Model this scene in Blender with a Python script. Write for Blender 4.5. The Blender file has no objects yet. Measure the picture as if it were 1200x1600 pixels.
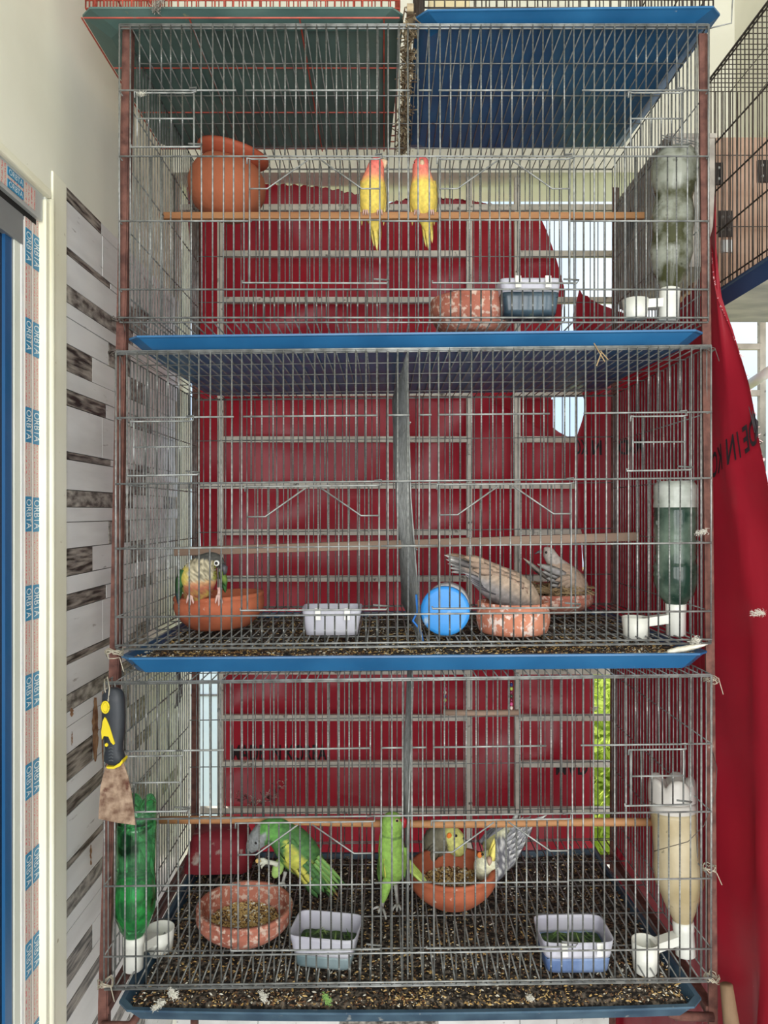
import bpy, bmesh, math, random
from mathutils import Vector, Matrix, noise as mnoise
random.seed(7)
sc = bpy.context.scene
COL = sc.collection
# ------------------------------------------------------------------ camera, sky, sun, area light, exposure
F = 1150.0                      # focal length in pixels of the 1200x1600 frame
CAMZ = 1.5
cam = bpy.data.objects.new('camera', bpy.data.cameras.new('camera'))
COL.objects.link(cam)
cam.location = (0, 0, CAMZ); cam.rotation_euler = (math.pi/2, 0, 0)
cam.data.sensor_fit = 'HORIZONTAL'; cam.data.sensor_width = 36; cam.data.lens = 36*F/1200
cam.data.clip_start = 0.02
sc.camera = cam

w = bpy.data.worlds.new('sky'); sc.world = w; w.use_nodes = True
nt = w.node_tree; bg = nt.nodes['Background']
tc = nt.nodes.new('ShaderNodeTexCoord'); nz = nt.nodes.new('ShaderNodeTexNoise'); rp = nt.nodes.new('ShaderNodeValToRGB')
nz.inputs['Scale'].default_value = 2.2; nz.inputs['Detail'].default_value = 4
rp.color_ramp.elements[0].position = .42; rp.color_ramp.elements[0].color = (.62, .80, 1, 1)
rp.color_ramp.elements[1].position = .62; rp.color_ramp.elements[1].color = (.93, .97, 1, 1)
nt.links.new(tc.outputs['Generated'], nz.inputs['Vector']); nt.links.new(nz.outputs['Fac'], rp.inputs['Fac'])
nt.links.new(rp.outputs['Color'], bg.inputs['Color']); bg.inputs['Strength'].default_value = 1.0

sun = bpy.data.objects.new('sun_offscreen', bpy.data.lights.new('sun_offscreen', 'SUN')); COL.objects.link(sun)
sun.data.energy = 6.0; sun.data.angle = math.radians(3); sun.data.color = (1, .95, .85)
sun.rotation_euler = Vector((.25, -.42, -1)).to_track_quat('-Z', 'Y').to_euler()

ar = bpy.data.objects.new('open_balcony_daylight_offscreen', bpy.data.lights.new('open_balcony_daylight_offscreen', 'AREA')); COL.objects.link(ar)  # added fill lamp, brightens the interior from behind the camera
ar.data.shape = 'RECTANGLE'; ar.data.size = 2.6; ar.data.size_y = 2.4; ar.data.energy = 105; ar.data.color = (1, .985, .95)
ar.location = (.1, -1.9, 1.6); ar.rotation_euler = (math.radians(90), 0, 0)

sc.view_settings.view_transform = 'Standard'; sc.view_settings.look = 'None'
sc.view_settings.exposure = 0.28; sc.view_settings.gamma = 1; sc.view_settings.use_curve_mapping = False

# ------------------------------------------------------------------ helpers
def pt(px, py, Y):              # a pixel and a depth give a point
    return Vector(((px-600)/F*Y, Y, CAMZ+(800-py)/F*Y))
def lin(c):
    return tuple(((v/255)/12.92 if v/255 <= .04045 else ((v/255+.055)/1.055)**2.4) for v in c)
def wloc(o):
    v = Vector((0, 0, 0))
    while o is not None:
        v += o.location; o = o.parent
    return v

class MB:
    def __init__(s): s.v = []; s.f = []; s.c = None
    def add(s, vs, fs):
        b = len(s.v); s.v += [Vector(p) for p in vs]; s.f += [tuple(i+b for i in f) for f in fs]; return s
    def box(s, a, b):
        x0, y0, z0 = a; x1, y1, z1 = b
        return s.add([(x0,y0,z0),(x1,y0,z0),(x1,y1,z0),(x0,y1,z0),(x0,y0,z1),(x1,y0,z1),(x1,y1,z1),(x0,y1,z1)],
              [(0,3,2,1),(4,5,6,7),(0,1,5,4),(1,2,6,5),(2,3,7,6),(3,0,4,7)])
    def bar(s, p, q, wx, wy, up=(0, 0, 1)):      # rectangular bar from p to q
        p = Vector(p); q = Vector(q); d = (q-p).normalized(); up = Vector(up)
        if abs(d.dot(up)) > .95: up = Vector((0, 1, 0))
        a = d.cross(up).normalized(); b = a.cross(d).normalized()
        vs = []
        for c in (p, q):
            for i, j in ((-1,-1),(1,-1),(1,1),(-1,1)): vs.append(c+a*i*wx/2+b*j*wy/2)
        return s.add(vs, [(3,2,1,0),(4,5,6,7),(0,1,5,4),(1,2,6,5),(2,3,7,6),(3,0,4,7)])
    def seg(s, p, q, r, n=5, r2=None):
        return s.tube([p, q], [r, r2 if r2 is not None else r], n)
    def tube(s, path, r, n=6, caps=True):
        path = [Vector(p) for p in path]; m = len(path)
        rs = r if isinstance(r, (list, tuple)) else [r]*m
        b = len(s.v); prev = None
        for i, p in enumerate(path):
            d = (path[min(i+1, m-1)]-path[max(i-1, 0)])
            d = d.normalized() if d.length > 1e-9 else Vector((0, 0, 1))
            u = prev if prev is not None else (Vector((0, 0, 1)) if abs(d.z) < .9 else Vector((1, 0, 0)))
            a = u-d*u.dot(d)
            if a.length < 1e-6: a = d.orthogonal()
            a.normalize(); prev = a; c = d.cross(a)
            for k in range(n):
                t = 2*math.pi*k/n
                s.v.append(p+(a*math.cos(t)+c*math.sin(t))*rs[i])
        for i in range(m-1):
            for k in range(n):
                k2 = (k+1) % n
                s.f.append((b+i*n+k, b+i*n+k2, b+(i+1)*n+k2, b+(i+1)*n+k))
        if caps:
            s.f.append(tuple(b+k for k in reversed(range(n)))); s.f.append(tuple(b+(m-1)*n+k for k in range(n)))
        return s
    def lathe(s, prof, n=32, M=None, wob=0):     # prof: (r, z) list; rotated about z
        b = len(s.v); M = M or Matrix.Identity(4)
        for (r, z) in prof:
            for k in range(n):
                t = 2*math.pi*k/n
                rr = r*(1+wob*mnoise.noise(Vector((math.cos(t)*1.3, math.sin(t)*1.3, z*20))))
                s.v.append(M @ Vector((rr*math.cos(t), rr*math.sin(t), z)))
        for i in range(len(prof)-1):
            for k in range(n):
                k2 = (k+1) % n
                s.f.append((b+i*n+k, b+i*n+k2, b+(i+1)*n+k2, b+(i+1)*n+k))
        if prof[0][0] > 1e-5: s.f.append(tuple(b+k for k in reversed(range(n))))
        if prof[-1][0] > 1e-5: s.f.append(tuple(b+(len(prof)-1)*n+k for k in range(n)))
        return s
    def grid(s, fn, nu, nv):
        b = len(s.v)
        for j in range(nv+1):
            for i in range(nu+1): s.v.append(Vector(fn(i/nu, j/nv)))
        for j in range(nv):
            for i in range(nu):
                a = b+j*(nu+1)+i; s.f.append((a, a+1, a+nu+2, a+nu+1))
        return s
    def ball(s, c, r, n=10, m=7, sq=(1, 1, 1), rot=None):
        c = Vector(c); b = len(s.v); R = rot or Matrix.Identity(3)
        vs = [Vector((0, 0, 1))]
        for j in range(1, m):
            p = math.pi*j/m
            for i in range(n):
                t = 2*math.pi*i/n; vs.append(Vector((math.sin(p)*math.cos(t), math.sin(p)*math.sin(t), math.cos(p))))
        vs.append(Vector((0, 0, -1)))
        for v in vs: s.v.append(c+R @ Vector((v.x*r*sq[0], v.y*r*sq[1], v.z*r*sq[2])))
        for i in range(n): s.f.append((b, b+1+i, b+1+(i+1) % n))
        for j in range(m-2):
            for i in range(n):
                a = b+1+j*n; s.f.append((a+i, a+n+i, a+n+(i+1) % n, a+(i+1) % n))
        e = len(s.v)-1; a = b+1+(m-2)*n
        for i in range(n): s.f.append((e, a+(i+1) % n, a+i))
        return s
    def build(s, name, mat, parent=None, loc=None, smooth=False, bevel=0, solid=0, kind=None, sub=0):
        o0 = Vector(loc) if loc is not None else (wloc(parent) if parent is not None else Vector((0, 0, 0)))
        me = bpy.data.meshes.new(name)
        me.from_pydata([tuple(v-o0) for v in s.v], [], s.f); me.update()
        if s.c:
            at = me.color_attributes.new('plumage', 'FLOAT_COLOR', 'POINT')
            for i, c in enumerate(s.c): at.data[i].color = (*c, 1)
        bm = bmesh.new(); bm.from_mesh(me); bmesh.ops.recalc_face_normals(bm, faces=bm.faces); bm.to_mesh(me); bm.free()
        if smooth: me.polygons.foreach_set('use_smooth', [True]*len(me.polygons))
        me.materials.append(mat)
        o = bpy.data.objects.new(name, me); COL.objects.link(o)
        if parent is not None: o.parent = parent; o.location = (0, 0, 0)
        else: o.location = o0
        if solid:
            m = o.modifiers.new('thick', 'SOLIDIFY'); m.thickness = solid; m.offset = 0
        if bevel:
            m = o.modifiers.new('bevel', 'BEVEL'); m.width = bevel; m.segments = 2; m.limit_method = 'ANGLE'
        if sub:
            m = o.modifiers.new('sub', 'SUBSURF'); m.levels = sub; m.render_levels = sub
        if kind: o['kind'] = kind
        return o

def thing(name, label, cat, loc, group=None):
    o = bpy.data.objects.new(name, None); COL.objects.link(o); o.location = loc; o.empty_display_size = .02
    return tag(o, label, cat, group)
def tag(o, label, cat, group=None):
    o['label'] = label; o['category'] = cat
    if group: o['group'] = group
    return o
def struct(o): o['kind'] = 'structure'; return o
def inst(mesh, name, parent, loc, scale=(1, 1, 1), rot=(0, 0, 0)):   # a shared-mesh piece, loc in world space
    o = bpy.data.objects.new(name, mesh); COL.objects.link(o); o.parent = parent
    o.location = Vector(loc)-wloc(parent); o.scale = scale; o.rotation_euler = rot
    return o

# ------------------------------------------------------------------ materials
MATS = {}
def mat(name, c1, c2=None, rough=.6, metal=0, scale=8, lo=.35, hi=.65, bump=0, bscale=60, speck=None, sscale=40, sth=.64,
        trans=0, transl=0, alpha=1, stretch=(1, 1, 1), detail=6, coat=0, ior=1.45, tint=None):
    if name in MATS: return MATS[name]
    m = bpy.data.materials.new(name); m.use_nodes = True; t = m.node_tree; N = t.nodes; L = t.links
    bs = N['Principled BSDF']; out = N['Material Output']
    bs.inputs['Roughness'].default_value = rough; bs.inputs['Metallic'].default_value = metal; bs.inputs['IOR'].default_value = ior
    bs.inputs['Transmission Weight'].default_value = trans; bs.inputs['Coat Weight'].default_value = coat
    co = N.new('ShaderNodeTexCoord'); mp = N.new('ShaderNodeMapping'); mp.inputs['Scale'].default_value = stretch
    L.new(co.outputs['Object'], mp.inputs['Vector'])
    col = None
    if c2 is not None:
        n = N.new('ShaderNodeTexNoise'); n.inputs['Scale'].default_value = scale; n.inputs['Detail'].default_value = detail
        L.new(mp.outputs['Vector'], n.inputs['Vector'])
        r = N.new('ShaderNodeValToRGB'); r.color_ramp.elements[0].position = lo; r.color_ramp.elements[1].position = hi
        r.color_ramp.elements[0].color = (*lin(c1), 1); r.color_ramp.elements[1].color = (*lin(c2), 1)
        L.new(n.outputs['Fac'], r.inputs['Fac']); col = r.outputs['Color']
    if speck is not None:
        n = N.new('ShaderNodeTexNoise'); n.inputs['Scale'].default_value = sscale; n.inputs['Detail'].default_value = 7
        L.new(mp.outputs['Vector'], n.inputs['Vector'])
        r = N.new('ShaderNodeValToRGB'); r.color_ramp.elements[0].position = sth; r.color_ramp.elements[1].position = min(sth+.10, 1)
        r.color_ramp.elements[0].color = (0, 0, 0, 1); r.color_ramp.elements[1].color = (1, 1, 1, 1)
        L.new(n.outputs['Fac'], r.inputs['Fac'])
        mx = N.new('ShaderNodeMix'); mx.data_type = 'RGBA'; L.new(r.outputs['Color'], mx.inputs['Factor'])
        if col is not None: L.new(col, mx.inputs[6])
        else: mx.inputs[6].default_value = (*lin(c1), 1)
        mx.inputs[7].default_value = (*lin(speck), 1); col = mx.outputs[2]
    if col is not None: L.new(col, bs.inputs['Base Color'])
    else: bs.inputs['Base Color'].default_value = (*lin(c1), 1)
    if bump:
        n = N.new('ShaderNodeTexNoise'); n.inputs['Scale'].default_value = bscale; n.inputs['Detail'].default_value = 5
        L.new(mp.outputs['Vector'], n.inputs['Vector']); b = N.new('ShaderNodeBump'); b.inputs['Strength'].default_value = bump
        b.inputs['Distance'].default_value = .004
        L.new(n.outputs['Fac'], b.inputs['Height']); L.new(b.outputs['Normal'], bs.inputs['Normal'])
    sh = bs.outputs['BSDF']
    if transl:
        tr = N.new('ShaderNodeBsdfTranslucent'); mx = N.new('ShaderNodeMixShader'); mx.inputs['Fac'].default_value = transl
        if col is not None: L.new(col, tr.inputs['Color'])
        else: tr.inputs['Color'].default_value = (*lin(c1), 1)
        L.new(sh, mx.inputs[1]); L.new(tr.outputs['BSDF'], mx.inputs[2]); sh = mx.outputs[0]
    if alpha < 1:
        tp = N.new('ShaderNodeBsdfTransparent')
        if tint: tp.inputs['Color'].default_value = (*lin(tint), 1)
        mx = N.new('ShaderNodeMixShader'); mx.inputs['Fac'].default_value = alpha
        L.new(tp.outputs['BSDF'], mx.inputs[1]); L.new(sh, mx.inputs[2]); sh = mx.outputs[0]
    L.new(sh, out.inputs['Surface'])
    MATS[name] = m; return m

M_wall = mat('white_plaster', (226, 224, 208), (240, 238, 224), .75, scale=3, bump=.05, bscale=30, speck=(150, 140, 110), sscale=90, sth=.74)
M_cream = mat('cream_paint', (228, 224, 200), (240, 238, 220), .5, scale=5, speck=(150, 125, 85), sscale=70, sth=.70)
M_tile_l = mat('white_tile', (214, 213, 210), (238, 238, 236), .28, scale=14, lo=.3, hi=.6, speck=(120, 110, 102), sscale=75, sth=.665, stretch=(1, .22, 1.3), bump=.12, bscale=40)
M_tile_d = mat('dark_tile', (44, 40, 37), (168, 160, 150), .4, scale=60, lo=.38, hi=.64, stretch=(1, .3, 2.4), detail=9, bump=.4, bscale=50)
M_tile_g = mat('grey_tile', (74, 70, 65), (184, 178, 168), .4, scale=75, lo=.36, hi=.66, stretch=(1, .5, 1.3), detail=9, bump=.4, bscale=60)
M_grout = mat('grout', (120, 114, 106), (150, 145, 138), .9, scale=20)
M_wire = mat('galvanised_wire', (114, 116, 114), (156, 158, 156), .45, metal=.35, scale=60, speck=(92, 70, 55), sscale=50, sth=.68)
M_wire_in = M_wire
M_wire_side = M_wire
M_wire_dk = mat('dark_wire', (58, 50, 46), (96, 88, 82), .6, metal=.2, scale=40)
M_wire_red = mat('red_wire', (150, 58, 45), (184, 80, 62), .5, scale=40, speck=(110, 105, 95), sscale=30, sth=.66)
M_rust = mat('rusty_iron', (76, 46, 40), (112, 74, 64), .8, scale=60, bump=.3, bscale=120, speck=(160, 150, 140), sscale=60, sth=.72)
M_iron_dk = mat('dark_iron', (34, 30, 30), (62, 52, 50), .7, scale=20)
M_tray = mat('blue_tray', (24, 82, 126), (36, 98, 144), .38, scale=9, coat=.15, speck=(190, 188, 176), sscale=70, sth=.73)
M_tray_navy = mat('navy_tray', (40, 66, 96), (54, 84, 116), .5, scale=8, bump=.1, bscale=12)
M_tray_green = mat('green_tray', (66, 92, 88), (92, 118, 112), .5, scale=8, speck=(150, 140, 96), sscale=40, sth=.70)
M_tray_base = mat('dark_tray_base', (38, 46, 52), (56, 66, 72), .6, scale=8)
M_grey_tray = mat('grey_tray_base', (150, 152, 148), (198, 198, 186), .5, scale=9, stretch=(1, 2, 1))
M_litter = mat('dark_litter', (32, 28, 25), (132, 120, 106), .95, scale=150, lo=.46, hi=.70, bump=1, bscale=90)
M_seed1 = mat('straw_seed', (168, 132, 74), (206, 176, 118), .7, scale=30)
M_seed2 = mat('brown_seed', (74, 50, 34), (118, 84, 54), .7, scale=30)
M_seed3 = mat('pale_seed', (196, 190, 172), (226, 222, 206), .7, scale=30)
M_tarp = mat('red_tarpaulin', (140, 24, 40), (154, 28, 44), .38, scale=6, transl=.22, bump=.15, bscale=16, speck=(196, 130, 130), sscale=120, sth=.76)
M_tarp_side = M_tarp
M_fray = mat('frayed_threads', (226, 190, 190), rough=.9)
M_ink = mat('black_ink', (28, 18, 24), rough=.7)
M_grille = mat('grille_paint', (184, 178, 166), (210, 204, 192), .65, scale=25, speck=(92, 84, 76), sscale=60, sth=.62)
M_white_metal = mat('white_metal', (226, 226, 226), (238, 238, 238), .4, scale=10)
M_clay = mat('terracotta', (160, 82, 54), (186, 104, 72), .8, scale=14, bump=.15, bscale=60, speck=(214, 190, 172), sscale=80, sth=.68)
M_clay_dirty = mat('dirty_terracotta', (148, 82, 66), (186, 118, 98), .85, scale=12, bump=.35, bscale=80, speck=(208, 180, 164), sscale=110, sth=.52)
M_clay_pot = mat('clay_pot', (150, 84, 56), (176, 100, 68), .85, scale=9, bump=.35, bscale=70, speck=(200, 160, 130), sscale=60, sth=.73)
M_clay_rim = mat('clay_pot_rim', (150, 70, 46), (172, 84, 56), .7, scale=9)
M_plastic = mat('milky_plastic', (214, 212, 226), (232, 232, 240), .35, scale=10, transl=.35, speck=(140, 140, 160), sscale=60, sth=.74)
M_plastic_blue = mat('blue_sediment_plastic', (58, 84, 132), (120, 140, 176), .4, scale=18)
M_plastic_dk = mat('dark_water_plastic', (36, 50, 62), (74, 92, 104), .25, scale=18, speck=(180, 196, 120), sscale=26, sth=.64)
M_white_pl = mat('white_plastic', (222, 222, 212), (238, 238, 230), .35, scale=9, speck=(170, 160, 140), sscale=50, sth=.72)
M_greens = mat('wet_greens', (26, 42, 20), (66, 92, 36), .5, scale=50, bump=.8, bscale=120)
M_bgreen = mat('green_bottle_plastic', (86, 204, 124), (140, 234, 166), .05, scale=14, trans=.88, ior=1.12, lo=.35, hi=.7, speck=(16, 70, 42), sscale=26, sth=.52, coat=.7)
M_bdark = mat('algae_bottle_plastic', (40, 62, 52), (128, 146, 130), .14, scale=16, stretch=(1, 1, .9), lo=.38, hi=.66, transl=.2, speck=(190, 204, 196), sscale=40, sth=.66)
M_bclear = mat('mossy_clear_plastic', (84, 86, 56), (196, 200, 186), .12, scale=22, lo=.42, hi=.6, transl=.35, alpha=.86, speck=(58, 60, 40), sscale=44, sth=.62)
M_bcream = mat('cream_bottle_plastic', (196, 178, 138), (224, 210, 178), .35, scale=14, transl=.3, speck=(130, 118, 92), sscale=80, sth=.68)
M_bcream_top = mat('clear_bottle_base', (206, 200, 192), (228, 224, 218), .2, scale=10, transl=.3)
M_wood = mat('perch_wood', (150, 100, 62), (182, 132, 88), .7, scale=24, stretch=(.15, 1, 1), bump=.2)
M_wood_grey = mat('grey_perch_wood', (128, 104, 88), (160, 136, 118), .8, scale=24, stretch=(.15, 1, 1), bump=.2)
M_ply = mat('weathered_plywood', (146, 138, 130), (188, 180, 170), .85, scale=30, stretch=(1, .3, 1), bump=.2)
M_ply_tan = mat('tan_plywood', (190, 154, 132), (210, 176, 154), .8, scale=20, stretch=(.3, 1, 1))
M_ply_pink = mat('pink_board', (206, 172, 150), (222, 190, 168), .8, scale=9)
M_black = mat('black_plastic', (14, 13, 12), rough=.9)
M_blue_lid = mat('sky_blue_plastic', (46, 136, 216), (62, 152, 228), .35, scale=6, speck=(196, 210, 214), sscale=40, sth=.66)
M_handle = mat('black_rubber', (34, 37, 42), (46, 50, 56), .5, scale=20, bump=.1)
M_yellow = mat('yellow_rubber', (212, 190, 30), rough=.5)
M_blade = mat('rusted_blade', (104, 76, 60), (172, 148, 126), .75, metal=.2, scale=70, speck=(84, 44, 32), sscale=40, sth=.56, bump=.3, bscale=100)
M_alu = mat('aluminium', (176, 180, 180), (192, 196, 196), .35, metal=.3, scale=6)
M_alu_lt = mat('pale_frame', (214, 218, 206), (224, 226, 216), .4, scale=6)
M_alu_dk = mat('grey_sash', (120, 124, 126), (140, 144, 146), .4, metal=.3, scale=6)
M_glass = mat('dark_glass', (16, 24, 34), (24, 34, 46), .06, scale=2)
M_blue_edge = mat('blue_sash_edge', (26, 76, 122), (44, 98, 146), .25, scale=2, stretch=(1, 1, .3))
M_gap = mat('painted_gap_shade', (22, 20, 18), rough=.9)  # near-black colour standing for the shade in the door-frame gaps
M_label_blue = mat('tape_blue', (28, 118, 160), (36, 130, 172), .4, scale=10)
M_label_white = mat('tape_white', (224, 230, 232), rough=.5)
M_string = mat('string', (176, 168, 150), rough=.9)
M_fluff = mat('fluff', (226, 224, 214), rough=1, transl=.3)
M_fluff_g = mat('green_fluff', (150, 190, 110), rough=1, transl=.3)
M_straw = mat('nest_straw', (120, 98, 72), (160, 136, 100), .9, scale=30)
def tape_mat():
    m = bpy.data.materials.new('printed_tape'); m.use_nodes = True; t = m.node_tree; N = t.nodes; L = t.links; bs = N['Principled BSDF']
    bs.inputs['Roughness'].default_value = .45
    co = N.new('ShaderNodeTexCoord'); sp = N.new('ShaderNodeSeparateXYZ'); L.new(co.outputs['Object'], sp.inputs[0])
    def math_(op, a, b=None):
        n = N.new('ShaderNodeMath'); n.operation = op
        for i, x in enumerate((a, b)):
            if x is None: continue
            if isinstance(x, (int, float)): n.inputs[i].default_value = x
            else: L.new(x, n.inputs[i])
        return n.outputs[0]
    ln = math_('FRACT', math_('MULTIPLY', sp.outputs['Y'], 118.0))
    lm = math_('MULTIPLY', math_('GREATER_THAN', ln, .28), math_('LESS_THAN', ln, .72))
    n = N.new('ShaderNodeTexNoise'); n.inputs['Scale'].default_value = 1; mp = N.new('ShaderNodeMapping'); mp.inputs['Scale'].default_value = (1, 300, 420)
    L.new(co.outputs['Object'], mp.inputs['Vector']); L.new(mp.outputs['Vector'], n.inputs['Vector'])
    fac = math_('MULTIPLY', lm, math_('GREATER_THAN', n.outputs['Fac'], .5))
    mx = N.new('ShaderNodeMix'); mx.data_type = 'RGBA'; L.new(fac, mx.inputs['Factor'])
    mx.inputs[6].default_value = (*lin((200, 190, 182)), 1); mx.inputs[7].default_value = (*lin((204, 112, 112)), 1)
    L.new(mx.outputs[2], bs.inputs['Base Color']); return m
M_tape = tape_mat()

def feather_mat():
    m = bpy.data.materials.new('plumage'); m.use_nodes = True; t = m.node_tree; N = t.nodes; L = t.links; bs = N['Principled BSDF']
    bs.inputs['Roughness'].default_value = .75
    at = N.new('ShaderNodeAttribute'); at.attribute_name = 'plumage'
    co = N.new('ShaderNodeTexCoord'); n = N.new('ShaderNodeTexNoise'); n.inputs['Scale'].default_value = 140; n.inputs['Detail'].default_value = 4
    L.new(co.outputs['Object'], n.inputs['Vector'])
    hs = N.new('ShaderNodeHueSaturation'); hs.inputs['Saturation'].default_value = .88; L.new(at.outputs['Color'], hs.inputs['Color'])
    mr = N.new('ShaderNodeMapRange'); mr.inputs['From Min'].default_value = .3; mr.inputs['From Max'].default_value = .7
    mr.inputs['To Min'].default_value = .78; mr.inputs['To Max'].default_value = 1.2
    L.new(n.outputs['Fac'], mr.inputs['Value']); L.new(mr.outputs['Result'], hs.inputs['Value']); L.new(hs.outputs['Color'], bs.inputs['Base Color'])
    b = N.new('ShaderNodeBump'); b.inputs['Strength'].default_value = .35; b.inputs['Distance'].default_value = .002
    L.new(n.outputs['Fac'], b.inputs['Height']); L.new(b.outputs['Normal'], bs.inputs['Normal'])
    return m
M_feather = feather_mat()

def text_geo(txt, size=1.0, bold=0):
    cu = bpy.data.curves.new('t', 'FONT'); cu.body = txt; cu.size = size; cu.resolution_u = 3; cu.offset = bold
    ob = bpy.data.objects.new('t', cu); COL.objects.link(ob)
    dg = bpy.context.evaluated_depsgraph_get(); me = ob.evaluated_get(dg).to_mesh()
    bm = bmesh.new(); bm.from_mesh(me); bmesh.ops.triangulate(bm, faces=bm.faces)
    vs = [v.co.copy() for v in bm.verts]; fs = [tuple(v.index for v in f.verts) for f in bm.faces]; bm.free()
    ob.evaluated_get(dg).to_mesh_clear(); bpy.data.objects.remove(ob); bpy.data.curves.remove(cu)
    x0 = min(v.x for v in vs); x1 = max(v.x for v in vs); y0 = min(v.y for v in vs); y1 = max(v.y for v in vs)
    return [((v.x-x0)/(x1-x0), (v.y-y0)/(y1-y0)) for v in vs], fs

# ------------------------------------------------------------------ room: left wall, door, back wall, floor, ceiling
XW = -.52; YG = 1.84            # left wall plane, window grille plane
WEND = 1.86
YT = XW*-F/499                  # where the tiles begin (1.198)
ZT = 2.032
floor = struct(MB().box((-.9, -2.6, -.1), (1.4, 2.1, 0)).build('floor', mat('floor_tile', (150, 146, 140), (176, 172, 166), .4, scale=5)))
struct(MB().box((-.9, -1.0, 2.9), (1.4, 2.9, 3.0)).build('ceiling', M_wall))  # runs on unseen past the window, an overhang added to block the sun
DY0, DY1 = .30, 1.150           # door opening along the wall
wl = MB()
wl.box((XW-.25, -.6, 1.99), (XW, DY1, 2.9)); wl.box((XW-.25, DY1, ZT), (XW, WEND, 2.9)); wl.box((XW-.25, -.6, 0), (XW, DY0, 1.99))
wall_left = struct(wl.build('wall_left', M_wall))
struct(MB().box((XW-.25, YT, 0), (XW-.006, WEND, ZT)).build('wall_left_backing', M_grout, wall_left))
# ledge-stone wall tiles, piece by piece; a 0.337 m pattern measured at the tile edge
PX = .52/499
pat = [(43, [('d', .113), ('l', .2), ('g', .09), ('l', .6)]), (29, [('l', .34), ('l', .5)]), (25, [('d', .177), ('l', .16), ('g', .11), ('l', .5)]),
       (73, [('l', .16), ('l', .3), ('l', .5)]), (12, [('d', .20), ('l', .14), ('d', .10), ('l', .5)]), (48, [('l', .30), ('g', .12), ('l', .5)]),
       (27, [('g', .168), ('g', .16), ('l', .2), ('g', .4)]), (24, [('l', .24), ('l', .5)]), (42, [('l', .19), ('g', .12), ('l', .25), ('l', .5)])]
tile_mats = {'l': M_tile_l, 'd': M_tile_d, 'g': M_tile_g}
rows = [(21, [('d', .155), ('l', .3), ('l', .5)])] + [(73, pat[3][1]), (11, pat[4][1]), (48, pat[5][1]), (28, pat[6][1]), (23, pat[7][1]), (42, pat[8][1])]
for _ in range(5): rows += pat
unit_box = {}
for k in 'ldg':
    b_ = MB().box((0, 0, -1), (1, 1, 0)); o_ = b_.build('tile', tile_mats[k]); unit_box[k] = o_.data; bpy.data.objects.remove(o_)
z = ZT; ri = 0
for hpx, pcs in rows:
    h = hpx*PX
    if z-h < .02: break
    y = YT
    for q, (k, L_) in enumerate(pcs):
        y2 = min(y+L_, WEND)
        if y >= WEND-.01: break
        dp = .006+random.uniform(0, .0012)
        m_ = MB().box((XW-.012, y+.0009, z-h+.0011), (XW-.006+dp, y2-.0009, z-.0003)).build('tile', tile_mats[k], wall_left)
        y = y2
    z -= h
# door jamb trim and the taped aluminium door frame
tr = struct(MB().box((XW-.25, 1.128, 0), (XW+.002, 1.16, 1.98)).box((XW-.25, 1.15, 0), (XW+.003, YT+.002, 2.034)).build('trim_1', M_cream, None, bevel=.002))
MB().tube([(XW+.001, 1.146, 0), (XW+.001, 1.146, 1.985)], .006, 12).build('corner_bead', M_cream, tr, smooth=True)
MB().box((XW-.02, .2, 1.985), (XW+.006, 1.14, 1.998)).build('head_trim', M_cream, tr, bevel=.003)
door = bpy.data.objects.new('door_1', None); COL.objects.link(door); struct(door); door.location = (XW, .72, 0)
def yof(px, X): return -X*F/(600-px)
def vband(name, px0, px1, X, m, z0=0.01, z1=1.95, th=.03, par=door):
    return MB().box((X-th, yof(px0, X), z0), (X, yof(px1, X), z1)).build(name, m, par)
vband('outer_frame', 66, 71, XW-.004, M_alu, z1=1.985)
vband('frame_edge', 71, 78, XW-.001, M_alu_lt, z1=1.985)
vband('shadow_gap_strip', 61.5, 66, XW-.0105, M_gap, z1=1.95)  # flat dark strip, the gap's shade painted into its colour
jamb = vband('taped_jamb', 37.5, 62.2, XW-.010, M_alu, z1=1.948)
vband('white_edge', 33.5, 37.6, XW-.0102, M_white_metal, z1=1.93)
vband('cream_sash', 22.5, 33.6, XW-.0112, M_alu_lt, z1=1.93)
vband('sash_seal', 19, 22.6, XW-.0128, M_alu_dk, z1=1.93)
vband('blue_sash_edge', 8, 19.2, XW-.0134, M_blue_edge, z1=1.90)
MB().box((XW-.05, .3, .05), (XW-.018, yof(9, XW-.018), 1.90)).build('glass_pane', M_glass, door)
hd = MB().box((XW-.03, .2, 1.944), (XW-.002, 1.125, 1.985)).build('taped_header', M_alu, door)
MB().box((XW-.032, .2, 1.936), (XW-.0085, 1.118, 1.944)).build('header_shadow_strip', M_gap, door)  # same painted shade along the gap under the header
MB().box((XW-.034, .3, 1.892), (XW-.0095, yof(36, XW-.0095), 1.936)).build('sash_header', M_alu_dk, door)
# protective tape: grey-pink print, blue blocks with white lettering, reading downwards
TV, TF = text_geo('ORBTA')
def tape(name, px0, px1, X, zs, h, z0, z1, letters=True):
    y0, y1 = yof(px0, X), yof(px1, X)
    t_ = MB().box((X-.001, y0, z0), (X+.0006, y1, z1)).build(name, M_tape, jamb)
    for zz in zs:
        MB().box((X, y0+.0008, zz-h), (X+.0012, y1-.0008, zz)).build('tape_logo_block', M_label_blue, jamb)
        if letters:
            g = MB(); g.v = [Vector((X+.0016, y0+.0022+b*(y1-y0-.0044), zz-.004-a*(h-.008))) for a, b in TV]; g.f = TF
            g.build('tape_lettering', M_label_white, jamb)
XJ = XW-.0095
per = .1325
zs1 = [1.5+(800-775)/F*1.06+.0-per*k for k in range(-4, 12)]
tape('tape_strip', 38.6, 48.6, XJ, [z_ for z_ in zs1 if .1 < z_ < 1.93], .052, .02, 1.946)
tape('tape_strip', 50.6, 61.6, XJ, [z_-.001 for z_ in zs1 if .1 < z_ < 1.93], .052, .02, 1.946)
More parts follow.
